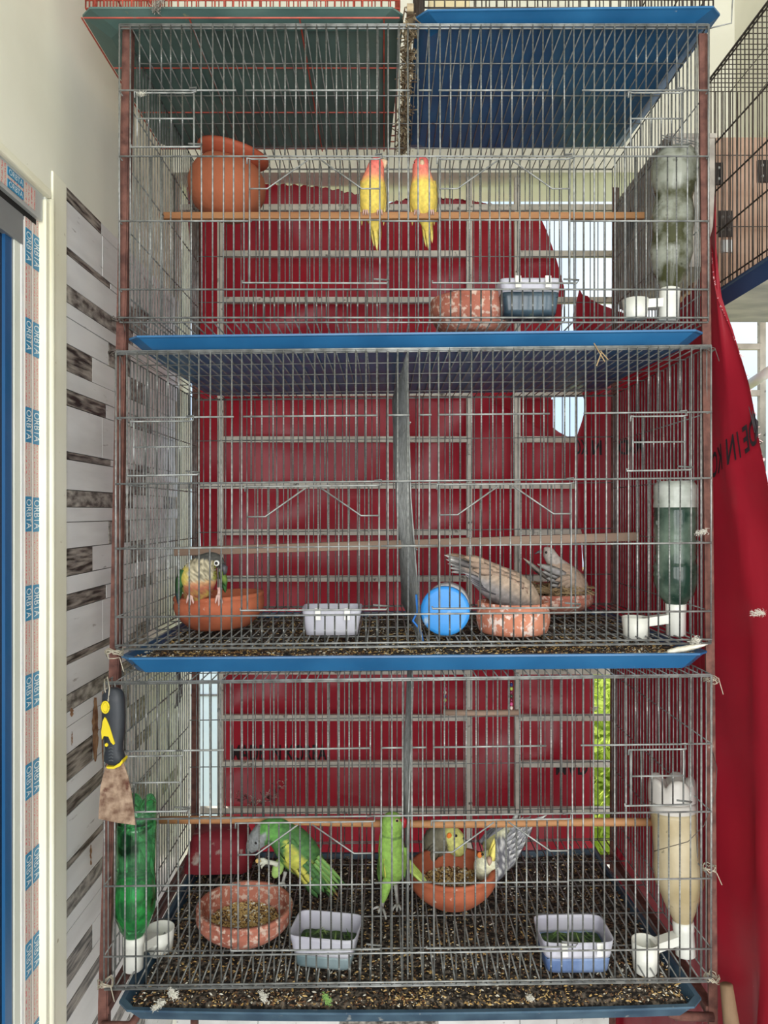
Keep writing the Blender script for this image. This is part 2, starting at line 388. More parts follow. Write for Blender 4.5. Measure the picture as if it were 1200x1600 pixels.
tape('edge_tape', 71.5, 74.2, XW-.0005, [1.5+(800-747)/F*1.12-.127*k for k in range(0, 11)], .049, .02, 1.58, letters=False)
# header tape
X_ = XW-.0014
MB().box((X_-.001, .25, 1.950), (X_+.0004, 1.10, 1.980)).build('header_tape', M_tape, hd)
for a0, a1 in ((1.950, 1.962), (1.967, 1.979)):
    for yb in (1.018, .86):
        MB().box((X_, yb, a0), (X_+.0010, yb+.045, a1)).build('tape_logo_block', M_label_blue, hd)
        g = MB(); g.v = [Vector((X_+.0014, yb+.003+(1-a)*.039 if False else yb+.003+a*.039, a0+.002+b*(a1-a0-.004))) for a, b in TV]; g.f = TF
        g.build('tape_lettering', M_label_white, hd)

# back wall: parapet with tiles, lintel, side beam
ZL = 2.335
bw = MB(); bw.box((XW, YG-.03, 0), (1.6, YG+.12, .58)); bw.box((XW-.3, YG-.03, ZL), (1.6, YG+.14, 2.9)); bw.box((XW-.3, YG-.02, 0), (XW, YG+.14, 2.9))
wall_back = struct(bw.build('wall_back', M_wall))
struct(MB().box((.862, -.2, 2.36), (1.1, YG-.03, 2.9)).build('trim_2', M_wall))
zz = .58
for ri, hh in enumerate((.075, .1, .06, .1, .09, .1, .1)):
    xx = XW+.012
    while xx < 1.2:
        ln = random.choice((.12, .2, .28, .09))
        k = 'l'
        if ln < .13 and random.random() < .7: k = 'g'
        MB().box((xx+.001, YG-.042, zz-hh+.001), (xx+ln-.001, YG-.03, zz-.001)).build('tile', tile_mats[k], wall_back)
        xx += ln
    zz -= hh
# wall on the other side, far enough not to show
struct(MB().box((1.25, -.6, 0), (1.4, YG, 2.9)).build('wall_right', M_wall))

# window grille
gr = bpy.data.objects.new('window_1', None); COL.objects.link(gr); gr.location = (.2, YG, .68); struct(gr)
def gx(px): return (px-600)/F*YG
def gz(py): return CAMZ+(800-py)/F*YG
bw_ = .0145
for px in (271, 345, 733, 808, 1190):
    MB().bar((gx(px), YG, .58), (gx(px), YG, ZL), bw_, bw_).build('grille_upright', M_grille, gr)
py = 325-72.3
k = 0
ys = [325+72.35*i for i in range(-0, 14)]
for i, py in enumerate(ys):
    full = i in (0, 6, 13)
    if full:
        MB().bar((XW+.01, YG, gz(py)), (gx(1215), YG, gz(py)), bw_*.9, bw_).build('grille_bar', M_grille, gr)
    else:
        for a, b, m_ in ((345, 733, M_grille), (808, 1005, M_grille), (1095, 1190, M_grille)):
            if b < 1100 or 6 > i: MB().bar((gx(a), YG, gz(py)), (gx(b), YG, gz(py)), bw_*.9, bw_).build('grille_bar', m_, gr)

# outside: white house wall, shrubs in the light, ground
gm = mat('lawn', (132, 136, 96), (160, 164, 116), .9, scale=4)
struct(MB().box((-30, 3.2, -3.1), (30, 60, -3)).build('ground', gm))
hb = thing('house_wall', 'white house wall seen through the gap beside the red tarpaulin', 'building', (-2.6, 8.2, -3))
MB().box((-6, 8, -3), (-1.75, 9, 1.9)).build('wall', mat('white_render', (226, 234, 236), (236, 242, 244), .8, scale=2), hb)
MB().box((-6.05, 7.9, 1.9), (-1.7, 9.1, 2.02)).build('roof_coping', M_white_metal, hb)
for zc in (-.5, .55): MB().box((-6.01, 7.985, zc), (-1.74, 8, zc+.02)).build('render_joint', M_grout, hb)
leafm = [mat('sunlit_leaf', (158, 180, 62), (196, 208, 92), .6, scale=6, transl=.4), mat('green_leaf', (92, 130, 40), (140, 172, 60), .6, scale=6, transl=.35)]
def shrub(label, c, rx, rz, n, m_):
    t_ = thing('garden_tree', label, 'tree', (c[0], c[1], -3), 'trees beyond the window')
    tr_ = MB(); tr_.tube([(c[0], c[1], -3), (c[0]+.1, c[1], c[2]-.3*rz), (c[0], c[1], c[2]+.5*rz)], [.12, .09, .03], 8); tr_.build('trunk', M_wood_grey, t_)
    lf = MB(); rnd = random.Random(n)
    for i in range(n):
        d = Vector((rnd.gauss(0, 1), rnd.gauss(0, 1), rnd.gauss(0, 1))).normalized()*(rnd.random()**.4)
        p = Vector((c[0]+d.x*rx, c[1]+d.y*rx, c[2]+d.z*rz)); a = Vector((rnd.gauss(0, 1), rnd.gauss(0, 1), rnd.gauss(0, .6))).normalized(); b = a.orthogonal().normalized()
        L_ = rnd.uniform(.05, .1)
        lf.add([p-a*L_, p+b*L_*.35, p+a*L_, p-b*L_*.35], [(0, 1, 2, 3)])
    lf.build('crown', m_, t_, kind='stuff')
shrub('sunlit yellow-green tree beyond the window grille', (2.35, 7.4, -1.2), 1.1, 1.35, 7000, leafm[0])
shrub('deeper green tree behind the sunlit one', (2.6, 10.5, -1.4), 1.7, 1.7, 5000, leafm[1])

# ------------------------------------------------------------------ red tarpaulin
def interp(tbl, x):
    if x <= tbl[0][0]: return tbl[0][1]
    for (a, va), (b, vb) in zip(tbl, tbl[1:]):
        if x <= b: return va+(vb-va)*(x-a)/(b-a)
    return tbl[-1][1]
def back_tarp(px, py):
    fold = .012*math.sin(px*.021+py*.004)+.010*math.sin(py*.031+px*.006)+.02*mnoise.noise(Vector((px*.011, py*.013, 3.1)))
    return pt(px, py, YG+.05+fold)
Lt = [(215, 288), (500, 302), (560, 306), (700, 309), (1000, 318), (1040, 343), (1300, 343), (1400, 340)]
Rt = [(285, 835), (330, 840), (360, 854), (400, 868), (450, 882), (600, 866), (640, 858), (670, 864), (692, 905), (760, 905), (1000, 915), (1045, 926), (1400, 926)]
def top_at(px):
    return interp([(288, 285), (330, 285), (405, 286), (500, 292), (560, 304), (610, 318), (650, 308), (720, 312), (830, 330), (930, 335)], px)+2.5*mnoise.noise(Vector((px*.13, 0, 0)))+2*math.sin(px*.9)
def bt(u, v):
    py = 283+v*(1352-283)
    px = interp(Lt, py)+(interp(Rt, py)-interp(Lt, py))*u
    t_ = top_at(px)
    pyc = max(py, t_)
    return back_tarp(px, pyc)
tarp = thing('red_tarpaulin', 'torn red tarpaulin hung behind the window grille', 'tarpaulin', (.0, YG+.05, .55))
MB().grid(bt, 110, 150).build('cloth', M_tarp, tarp, smooth=True)
def back_text(txt, px0, px1, py0, py1, mir=False, flip=False, cut=None):
    tv, tf = text_geo(txt, 1.0, .018); g = MB()
    for a, b in tv:
        a_ = 1-a if mir else a; b_ = b if flip else 1-b
        p = back_tarp(px0+(px1-px0)*a_, py0+(py1-py0)*b_); g.v.append(p+Vector((0, -.004, 0)))
    g.f = tf; g.build('printed_lettering', M_ink, tarp)
back_text('MADE IN KOREA', 362, 511, 1163, 1189)
back_text('MAD', 868, 918, 1186, 1210, flip=True)
# torn flap beside the hole
g = MB()
def flap(u, v):
    p = pt(752+u*112, 624+v*60*u**1.4, YG+.042-.02*math.sin(u*3)*v)
    return p
g.grid(flap, 16, 6).build('torn_flap', M_tarp, tarp, smooth=True)
# side sheet, wrapped round the cages
def side_plan(s, z):
    py_e = [(2.03, 1113, 1.22), (1.93, 1110, 1.21), (1.86, 1113, 1.19), (1.79, 1138, 1.17), (1.70, 1161, 1.13), (1.60, 1179, 1.11), (1.52, 1200, 1.08), (1.32, 1245, 1.02), (.3, 1300, .98)]
    tb = sorted([(a, b) for a, b, c in py_e]); ty = sorted([(a, c) for a, b, c in py_e])
    ye = interp(ty, z); xe = (interp(tb, z)-600)/F*ye
    if z > 1.22: p0 = Vector((.452+.014*mnoise.noise(Vector((z*14, 0, 0)))+.01*math.cos((z-1.74)*18), 1.72))
    elif z > 1.12: p0 = Vector((.455+(1.22-z)*.8, 1.72))
    else: p0 = Vector((.535, 1.72))
    P = [p0, Vector((.552, 1.70)), Vector((.556, 1.48)), Vector((.546, 1.30)), Vector((.534, 1.20)), Vector((max(xe, .534), ye))]
    n = len(P)-1; f = min(s*n, n-1e-6); i = int(f); t = f-i
    a = P[max(i-1, 0)]; b = P[i]; c = P[i+1]; d = P[min(i+2, n)]
    return .5*((2*b)+(c-a)*t+(2*a-5*b+4*c-d)*t*t+(3*b-a-3*c+d)*t*t*t)
def side_tarp(s, z):
    p = side_plan(s, z)
    amp = min(1, max(0, (2.05-z)))*(.5+.9*s)
    d = .010*math.sin(s*26+z*1.5)+.012*mnoise.noise(Vector((s*5, z*2.2, 1.7)))+.012*mnoise.noise(Vector((s*11+z*5, z*2.5, 5.2)))
    lim = .004 if .25 < s < .86 else 1
    d *= amp
    if .12 < s < .9: d = abs(d)*.6
    return Vector((p.x+d+(.004 if s > .2 else 0), p.y-(d*.4 if s > .9 else 0), z))
def side_top(s): return interp([(0, 2.02), (.2, 1.96), (.4, 1.885), (.6, 1.90), (.8, 1.98), (1, 2.035)], s)
def sg(u, v):
    zt = side_top(u)+.006*mnoise.noise(Vector((u*60, 0, 0)))
    return side_tarp(u, .28+(zt-.28)*v)
side = thing('red_tarpaulin', 'red tarpaulin draped along the side of the stacked cages', 'tarpaulin', (.55, 1.4, .28))
MB().grid(sg, 70, 120).build('cloth', M_tarp_side, side, smooth=True)
def side_text(txt, s0, s1, z0, z1, h):
    tv, tf = text_geo(txt, 1.0, .018); g = MB()
    for a, b in tv:
        s = s0+(s1-s0)*a; z_ = z0+(z1-z0)*a+h*b
        p = side_tarp(s, z_)
        e = .002; du = side_tarp(s+e, z_)-side_tarp(s-e, z_); n_ = du.cross(Vector((0, 0, 1))).normalized()
        if n_.dot(Vector((0, 0, CAMZ))-p) < 0: n_ = -n_
        g.v.append(p+n_*.003)
    g.f = tf; g.build('printed_lettering', M_ink, side)
side_text('MADE IN KOREA', 1.05, .69, 1.62, 1.53, .042)
side_text('MADE IN KO', .30, -.02, 1.63, 1.635, .035)
fr = MB()
rnd = random.Random(3)
for i in range(160):
    z_ = .9+rnd.random()*1.05
    p = side_tarp(.999, z_); L_ = rnd.uniform(.002, .006)
    fr.seg(p, p+Vector((rnd.uniform(0, 1)*L_, rnd.uniform(-.5, .5)*L_, rnd.uniform(-1, 1)*L_)), .0006, 3)
fr.build('frayed_edge', M_fray, side, kind='stuff')

# ------------------------------------------------------------------ rack that carries the cages
CG = [dict(yf=1.144, xl=-.411, xr=.504, zt=2.258, zb=1.797, roll=.000),
      dict(yf=1.129, xl=-.411, xr=.502, zt=1.751, zb=1.2958, roll=.010),
      dict(yf=1.110, xl=-.422, xr=.493, zt=1.249, zb=.788, roll=.013)]
DEP = .48
rack = thing('cage_rack', 'rusty angle-iron rack holding the three stacked cages', 'rack', (.045, 1.38, 0))
def rpost(path, m_, wdt=.0125):
    g = MB()
    for a, b in zip(path, path[1:]):
        g.bar(a, b, wdt, .004); g.bar(Vector(a)+Vector((wdt/2, wdt/2, 0)), Vector(b)+Vector((wdt/2, wdt/2, 0)), .004, wdt)
    g.build('post', m_, rack)
rpost([(-.437, 1.128, 0), (-.432, 1.13, .75), (-.421, 1.148, 1.29), (-.405, 1.160, 2.27)], M_rust)
rpost([(.506, 1.130, 0), (.504, 1.13, .75), (.504, 1.140, 1.29), (.500, 1.155, 2.25)], M_rust)
rpost([(-.424, 1.634, 0), (-.418, 1.634, 2.22)], M_rust)
rpost([(.505, 1.634, 0), (.513, 1.634, 2.22)], M_rust)
for x in (-.43, .502):
    MB().bar((x, 1.13, .735), (x, 1.63, .735), .016, .012).build('side_rail', M_rust, rack)
MB().bar((-.43, 1.62, .735), (.502, 1.62, .735), .012, .016).build('cross_rail', M_rust, rack)

# ------------------------------------------------------------------ the three wire cages
unit_wire = None
def make_unit():
    o = MB().tube([(0, 0, 0), (0, 0, 1)], .00128, 6).build('wire', M_wire, smooth=True); d = o.data; bpy.data.objects.remove(o); return d
unit_wire = make_unit()
NW = 57
ROWS = [0, .225, .447, .665, .895, 1]
WR = .0013
cage_labels = ['grey wire cage with two yellow lovebirds, topmost of the three stacked', 'grey wire cage with two doves, middle of the three stacked',
               'grey wire cage with four parrots and cockatiels, lowest of the three stacked']
def cage(ci):
    c = CG[ci]; yf, xl, xr, zt, zb = c['yf'], c['xl'], c['xr'], c['zt'], c['zb']; yb = yf+DEP; xc = (xl+xr)/2; H = zt-zb; W = xr-xl
    rnd = random.Random(ci*11+3)
    def Z(z, x): return z+(x-xc)*c['roll']
    def fp(u, v, dy=0): x = xl+W*u; return Vector((x, yf+dy, Z(zt-H*v, x)))
    t = thing('bird_cage', cage_labels[ci], 'cage', (xc, (yf+yb)/2, zb), 'stacked wire bird cages')
    def wires(name, segs, m_, r=WR, n=5, par=t, kind='stuff'):
        g = MB()
        for s_ in segs:
            if len(s_) == 2: g.seg(s_[0], s_[1], r, n)
            else: g.tube(list(s_), r, n)
        o = g.build(name, m_, par, smooth=True)
        if kind: o['kind'] = kind
        return o
    # front panel: rails as one part, uprights as its sub-parts
    S = []
    S.append((fp(0, 0), fp(1, 0))); S.append((fp(0, .008, .004), fp(1, .008, .004)))
    for a, b in ((0, .198), (.214, .44), (.457, .493), (.508, .53), (.542, .728), (.785, 1)): S.append((fp(a, .225, -.002), fp(b, .225, -.002)))
    S.append((fp(0, .447, -.002), fp(1, .447, -.002)))
    for a, b in ((0, .225), (.445, .54), (.765, 1)): S.append((fp(a, .665, -.002), fp(b, .665, -.002)))
    S.append((fp(0, .895, -.002), fp(1, .895, -.002)))
    S.append((fp(0, .99, -.002), fp(1, .99, -.002))); S.append((fp(0, 1.004, .002), fp(1, 1.004, .002)))
    front = wires('front_panel', S, M_wire, r=.0015, n=6, kind=None)
    LD = [(.222, .442), (.543, .763)]; FD = [(.032, .128), (.866, .952)]
    for i in range(NW+1):
        u = i/NW; segs = [(0, 1)]
        for a, b in LD:
            if a+.002 < u < b-.002: segs = [(0, .447), (.895, 1)]
        for a, b in FD:
            if a-.002 < u < b+.002: segs = [(0, .225), (.447, 1)]
        j = rnd.uniform(-.0012, .0012); tl = rnd.uniform(-.003, .003); yt = rnd.uniform(-.003, .003)
        for a, b in segs:
            p = fp(u, b); q = fp(u, a); L_ = q.z-p.z
            inst(unit_wire, 'wire', front, p+Vector((j, 0, 0)), (1, 1, L_), (yt*.5, tl, 0))
    # doors, hooked over the front
    def door_(a, b, v0, v1, big):
        dy = -.006; g = MB(); ov = .004
        e = .012
        ext = .012 if big else .01
        g.tube([fp(a-ov, v0+.03, dy), fp(a-ov, v0+.012, dy-.002), fp(a+.004, v0+.014, dy), fp(b-.004, v0+.014, dy), fp(b+ov, v0+.012, dy-.002), fp(b+ov, v0-.004, dy), fp(b-.008, v0-.002, dy)], .0014, 6)
        g.seg(fp(a, v0+.014, dy), fp(a, v1-.004, dy), .0014, 6); g.seg(fp(b, v0+.014, dy), fp(b, v1-.004, dy), .0014, 6)
        g.tube([fp(a-ext, v1-.012, dy), fp(a-ext, v1-.004, dy), fp(b+ext, v1-.006+.003*big, dy), fp(b+ext+.004, v1-.014, dy), fp(b-.01, v1-.018, dy+.002)], .0015, 6)
        if big:
            m_ = (a+b)/2; hv = .115
            vm = .665; g.seg(fp(a, vm, dy), fp(b, vm, dy), .0013, 6)
            g.tube([fp(m_-.012, v0+.02, dy-.002), fp(a+.03, v0+hv, dy-.002), fp(a, v0+hv, dy-.002)], .0013, 6)
            g.tube([fp(m_+.012, v0+.02, dy-.002), fp(b-.03, v0+hv, dy-.002), fp(b, v0+hv, dy-.002)], .0013, 6)
        else:
            g.seg(fp(a, (v0+v1)/2, dy), fp(b, (v0+v1)/2, dy), .0014, 6)
        d = g.build('door' if big else 'feeder_door', M_wire, t, smooth=True)
        n_ = int(round((b-a)*NW))
        for k in range(1, n_):
            u = a+(b-a)*k/n_; p = fp(u, v1-.004, dy); q = fp(u, v0+.014, dy)
            inst(unit_wire, 'wire', d, p, (1, 1, q.z-p.z), (0, rnd.uniform(-.004, .004), 0))
    for a, b in LD: door_(a, b, .447, .880, True)
    for a, b in FD: door_(a, b, .225, .425, False)
    # back
    S = []
    for i in range(NW+1):
        x = xl+W*i/NW+rnd.uniform(-.001, .001); S.append(((x, yb, Z(zb, x)), (x, yb, Z(zt, x))))
    for v in (0, .2, .42, .64, .86, 1): S.append(((xl, yb+.002, Z(zt-H*v, xl)), (xr, yb+.002, Z(zt-H*v, xr))))
    wires('back_panel', S, M_wire_in, r=.0011, n=4)
    # sides
    nd = 30
    for x, nm in ((xl, 'side_panel'), (xr, 'side_panel')):
        S = []
        for i in range(nd+1):
            y = yf+DEP*i/nd; S.append(((x, y, Z(zb, x)), (x, y, Z(zt, x))))
        for v in (0, .225, .447, .665, .895, 1): S.append(((x, yf, Z(zt-H*v, x)), (x, yb, Z(zt-H*v, x))))
        wires(nm, S, M_wire_side if x < 0 else M_wire_in, r=.0011, n=5)
    # roof and floor mesh
    for z_, nm, m_ in ((zt, 'roof_mesh', M_wire_in), (zb, 'floor_mesh', M_wire_side)):
        S = []
        for i in range(NW+1):
            x = xl+W*i/NW; S.append(((x, yf, Z(z_, x)), (x, yb, Z(z_, x))))
        for k in range(6):
            y = yf+DEP*k/5; S.append(((xl, y, Z(z_, xl)-.0024), (xr, y, Z(z_, xr)-.0024)))
        wires(nm, S, m_, r=.0011 if nm == 'roof_mesh' else .0013, n=5)
    return t
cages = [cage(i) for i in range(3)]

# wire dividers of the lower two cages
def divider(ci, ft, fb, bt_, bb, label):
    c = CG[ci]; yf = c['yf']+.006; yb = c['yf']+DEP-.012; zt = c['zt']-.006; zb = c['zb']+.004
    t = thing('cage_divider', label, 'divider', (fb, (yf+yb)/2, zb), 'wire cage dividers')
    g = MB(); n = 30
    for i in range(n+1):
        k = i/n; y = yf+(yb-yf)*k
        xt_ = ft+(bt_-ft)*k; xb_ = fb+(bb-fb)*k; bulge = .004*math.sin(k*7)
        g.tube([(xt_, y, zt), (xt_*.55+xb_*.45+bulge-.004, y, zt*.5+zb*.5), (xb_, y, zb)], .0013, 5)
    g.build('wires', M_wire, t, smooth=True)['kind'] = 'stuff'
    g = MB()
    for v in (.02, .24, .46, .68, .98):
        zz = zt+(zb-zt)*v
        g.seg((ft+(fb-ft)*v, yf-.002, zz), (bt_+(bb-bt_)*v, yb, zz), .0014, 5)
    g.build('rails', M_wire_in, t, smooth=True)
divider(1, .035, .058, .018, .040, 'grey wire divider panel leaning inside the middle cage')
divider(2, .044, .036, .052, .046, 'grey wire divider panel standing inside the lowest cage')
# string wound on the middle divider
tag(MB().tube([(.050, 1.14, 1.372), (.052, 1.145, 1.345), (.045, 1.15, 1.33), (.056, 1.141, 1.318), (.060, 1.14, 1.30)], .002, 5).build('blue_string', mat('blue_string', (40, 110, 190), rough=.7), None, (.052, 1.143, 1.30), smooth=True),
    'short blue string tied to the wire divider of the middle cage', 'string')

# ------------------------------------------------------------------ trays
def tray(name, label, x0, x1, y0, y1, zr, zb_, mside, mbase=None, roll=0, sag=0, litter=False, inset=.016, group=None, lz=None):
    t = thing(name, label, 'tray', ((x0+x1)/2, (y0+y1)/2, zb_), group)
    xc = (x0+x1)/2
    def Z(z, x): return z+(x-xc)*roll-sag*(1-((x-xc)/((x1-x0)/2))**2)
    n = 24
    g = MB()
    loop_o = []; loop_i = []
    def ring(ins, z, k0=0):
        pts = []
        xa, xb, ya, yb_ = x0+ins, x1-ins, y0+ins, y1-ins
        ch = .018
        for i in range(n+1):
            x = xa+ch+(xb-xa-2*ch)*i/n; pts.append(Vector((x, ya, Z(z, x))))
        pts += [Vector((xb, ya+ch, Z(z, xb)))]
        for i in range(n+1):
            x = xb-ch-(xb-xa-2*ch)*i/n; pts.append(Vector((x, yb_, Z(z, x))))
        pts += [Vector((xa, yb_-ch, Z(z, xa))), Vector((xa, ya+ch, Z(z, xa)))]
        return pts
    R = [ring(inset, zb_), ring(0, zr-.003), ring(-.003, zr-.002), ring(-.003, zr+.001), ring(.004, zr+.001), ring(inset+.002, zb_+.002)]
    m_ = len(R[0]); vs = [p for r in R for p in r]; fs = []
    for j in range(len(R)-1):
        for i in range(m_): fs.append((j*m_+i, j*m_+(i+1) % m_, (j+1)*m_+(i+1) % m_, (j+1)*m_+i))
    g.add(vs, fs); g.build('tray_wall', mside, t)
    b = MB()
    bot = ring(inset, zb_); top = ring(inset+.002, zb_+.002)
    def fill(b, pts, flip):
        o = len(b.v); b.v += pts; N_ = n+1
        for i in range(n):
            lo = (o+i, o+i+1, o+N_+1+n-(i+1), o+N_+1+n-i); b.f.append(lo if not flip else lo[::-1])
        b.f.append((o+n, o+N_, o+N_+1)); b.f.append((o+N_+1+n, o+len(pts)-2, o+len(pts)-1, o))
    fill(b, bot, True); fill(b, top, False)
    b.build('tray_base', mbase or mside, t)
    if litter:
        zl = lz or (zr-.004)
        def lf(u, v):
            x = x0+.014+(x1-x0-.028)*u; y = y0+.012+(y1-y0-.024)*v
            e = min(u, 1-u, v*.6, (1-v)*.6)
            return (x, y, Z(zl, x)-.002+.004*mnoise.noise(Vector((x*30, y*30, 0)))-(.01 if e <= 0 else 0))
        MB().grid(lf, 90, 50).build('litter_bed', M_litter, t, smooth=True, kind='stuff')
        for m2, cnt, sd in ((M_seed1, 5200, 1), (M_seed2, 7500, 2), (M_seed3, 2600, 3)):
            q = MB(); rn = random.Random(sd+int(zr*100))
            for i in range(cnt):
                x = rn.uniform(x0+.016, x1-.016); y = y0+.012+(y1-y0-.03)*(rn.random()**1.35)
                cl = mnoise.noise(Vector((x*6, y*6, sd*3)))
                if cl < rn.uniform(-.45, .25): continue
                s_ = .0007+.0018*rn.random()**2.5; a = rn.uniform(0, math.pi); dx, dy_ = math.cos(a)*s_*1.6, math.sin(a)*s_*1.6
                zc = Z(zl, x)+.001+.004*mnoise.noise(Vector((x*30, y*30, 0)))
                p = Vector((x, y, zc)); e = Vector((dx, dy_, rn.uniform(-.001, .001))); f = Vector((-dy_*.42, dx*.42, 0)); up = Vector((0, 0, s_*.6))
                q.add([p-e, p-e*.4+f, p+e*.4+f, p+e, p+e*.4-f, p-e*.4-f, p+up-e*.3, p+up+e*.3], [(0, 1, 6), (1, 2, 7, 6), (2, 3, 7), (3, 4, 7), (4, 5, 6, 7), (5, 0, 6)])
            q.build('scattered_seed', m2, t, kind='stuff')
    return t
tray('cage_tray', 'bright blue metal tray under the lovebird cage', -.393, .492, 1.128, 1.60, 1.7735, 1.7545, M_tray, None, roll=.011, group='blue cage trays', inset=.018)
tray('cage_tray', 'blue metal tray heaped with seed husks under the dove cage', -.398, .490, 1.108, 1.60, 1.2835, 1.2585, M_tray, None, roll=.008, litter=True, group='blue cage trays', inset=.016)
tray('cage_tray', 'dull blue tray of dark litter under the lowest cage', -.392, .470, 1.082, 1.585, .772, .750, mat('faded_blue_tray', (44, 68, 88), (68, 94, 112), .5, scale=20, speck=(150, 150, 146), sscale=60, sth=.66), None, roll=.006, sag=.007, litter=True, group='blue cage trays', inset=.012, lz=.772)

# cages standing on the top of the stack: their trays and lower walls
def upper(name, label, x0, x1, y0, y1, z0, mw, contents_back, n):
    t = thing(name, label, 'cage', ((x0+x1)/2, (y0+y1)/2, z0), 'cages above the stack')
    H = .36
    def panel(nm, segs):
        g = MB()
        for a, b in segs: g.seg(a, b, .0013, 5)
        g.build(nm, mw, t, smooth=True, kind='stuff')
    nx = n; ny = int(n*(y1-y0)/(x1-x0))
    for y, nm in ((y0, 'front_panel'), (y1, 'back_panel')):
        panel(nm, [((x0+(x1-x0)*i/nx, y, z0), (x0+(x1-x0)*i/nx, y, z0+H)) for i in range(nx+1)]+[((x0, y, z0+H*v), (x1, y, z0+H*v)) for v in (0, .035, .09, .3, .6, 1)])
    for x in (x0, x1):
        panel('side_panel', [((x, y0+(y1-y0)*i/ny, z0), (x, y0+(y1-y0)*i/ny, z0+H)) for i in range(ny+1)]+[((x, y0, z0+H*v), (x, y1, z0+H*v)) for v in (0, .09, .3, .6, 1)])
    return t
tray('cage_tray', 'grey-green tray caked with husks above the lovebird cage', -.468, .028, 1.135, 1.560, 2.276, 2.2612, M_tray_green, None, group='trays above the stack', inset=.03)
tray('cage_tray', 'blue tray with smooth rim above the lovebird cage', .052, .522, 1.135, 1.560, 2.275, 2.2612, M_tray, None, roll=.012, group='trays above the stack', inset=.022)
uc1 = upper('bird_cage', 'red wire cage on top of the stack over the grey-green tray', -.462, .024, 1.14, 1.55, 2.280, M_wire_red, None, 34)
uc2 = upper('bird_cage', 'dark wire cage on top of the stack over the blue tray', .062, .51, 1.14, 1.55, 2.281, M_wire_dk, None, 28)
g = MB()
for y in (1.132, 1.26, 1.40, 1.54):
    g.seg((-.462, y, 2.2600), (.024, y, 2.2600), .0013, 5)
for x in (-.30, -.13, .0, -.465): g.seg((x, 1.132, 2.2600), (x, 1.55, 2.2600), .0013, 5)
g.build('base_wires', M_wire_red, uc1, kind='stuff')
tag(MB().box((.075, 1.24, 2.285), (.145, 1.33, 2.37)).build('nest_block', mat('cream_block', (206, 190, 150), (220, 206, 168), .9, scale=12), None, (.11, 1.28, 2.285), bevel=.004), 'cream block in the dark cage above the stack', 'block')
g = MB(); g.tube([(.13, 1.25, 2.305), (.27, 1.255, 2.318)], [.012, .010], 8)
tag(g.build('branch', M_wood_grey, None, (.2, 1.25, 2.31), smooth=True), 'brown branch perch in the dark cage above the stack', 'perch')
tag(MB().lathe([(.03, 0), (.050, .006), (.062, .03), (.064, .05), (.058, .05), (.05, .012), (0, .01)], 28, Matrix.Translation((.30, 1.30, 2.286))).build('clay_bowl', M_clay, None, (.30, 1.30, 2.286), smooth=True), 'terracotta bowl in the dark cage above the stack', 'bowl')
g = MB(); g.box((-.39, 1.20, 2.284), (-.19, 1.32, 2.306)); tag(g.build('feeder_dish', M_black, None, (-.29, 1.26, 2.284), bevel=.003), 'black flat dish in the red cage above the stack', 'dish')

def fluff(label, p, r, m_, n=60):
    g = MB(); rn = random.Random(int(p[0]*9999))
    ax = Vector((rn.gauss(0, 1), rn.gauss(0, .4), rn.gauss(0, .4))).normalized()
    for i in range(n*4):
        p_ = Vector(p)+ax*r*rn.uniform(-.7, .7)+Vector((rn.gauss(0, .2), rn.gauss(0, .2), rn.gauss(0, .2)))*r
        d = (ax*.7+Vector((rn.gauss(0, 1), rn.gauss(0, 1), rn.gauss(0, 1))).normalized()).normalized()*r*rn.uniform(.15, .5); e = d.orthogonal().normalized()*r*.025
        g.add([p_-e, p_+e, p_+d*.6+e+e, p_+d-e*.4], [(0, 1, 2, 3)])
    return tag(g.build('feather_tuft', m_, None, p), label, 'feather', 'loose feathers on the cages')
fluff('grey down tuft on the grey-green tray', pt(247, 8, 1.125), .016, mat('grey_down', (150, 145, 136), rough=1))
fluff('white down tuft on the seed litter of the lowest tray', pt(270, 1552, 1.085), .011, M_fluff)
fluff('white down tuft hanging on the rim of the lowest tray', pt(248, 1570, 1.073), .011, M_fluff)
fluff('white down tuft by the lowest cage front rail', pt(411, 1556, 1.09), .010, M_fluff)
fluff('pale green down tuft on the seed litter of the lowest tray', pt(510, 1560, 1.085), .010, M_fluff_g)
fluff('white down tuft near the end of the lowest tray', pt(829, 1560, 1.085), .009, M_fluff)
fluff('white down tuft on the rusty post beside the dark bottle', pt(1098, 831, 1.125), .010, M_fluff)
fluff('white down on the corner of the dove cage', pt(1085, 1003, 1.118), .014, M_fluff, 90)
fluff('white down tuft caught on the red tarpaulin', pt(1186, 958, 1.05), .010, M_fluff)
fluff('white down tuft on the grille bar', pt(930, 1107, 1.80), .010, M_fluff)
fluff('white and green down on the top cage front', pt(221, 147, 1.135), .008, M_fluff)

# cobweb-clad gap between the two upper trays
g = MB(); rn = random.Random(5)
for i in range(420):
    p = Vector((.040+rn.gauss(0, .006), rn.uniform(1.13, 1.56), 2.262+rn.uniform(-.008, .01))); d = Vector((rn.gauss(0, 1), rn.gauss(0, 1), rn.gauss(0, 1))).normalized()*.009
    g.seg(p-d, p+d, .0012, 3)
g.bar((.040, 1.12, 2.268), (.040, 1.56, 2.268), .010, .012)
tag(g.build('husk_clump', mat('husk_clump', (98, 78, 58), (176, 160, 130), .9, scale=60), None, (.04, 1.34, 2.255), kind='stuff'), 'dry husks and cobweb clogging the gap between the upper trays', 'debris')

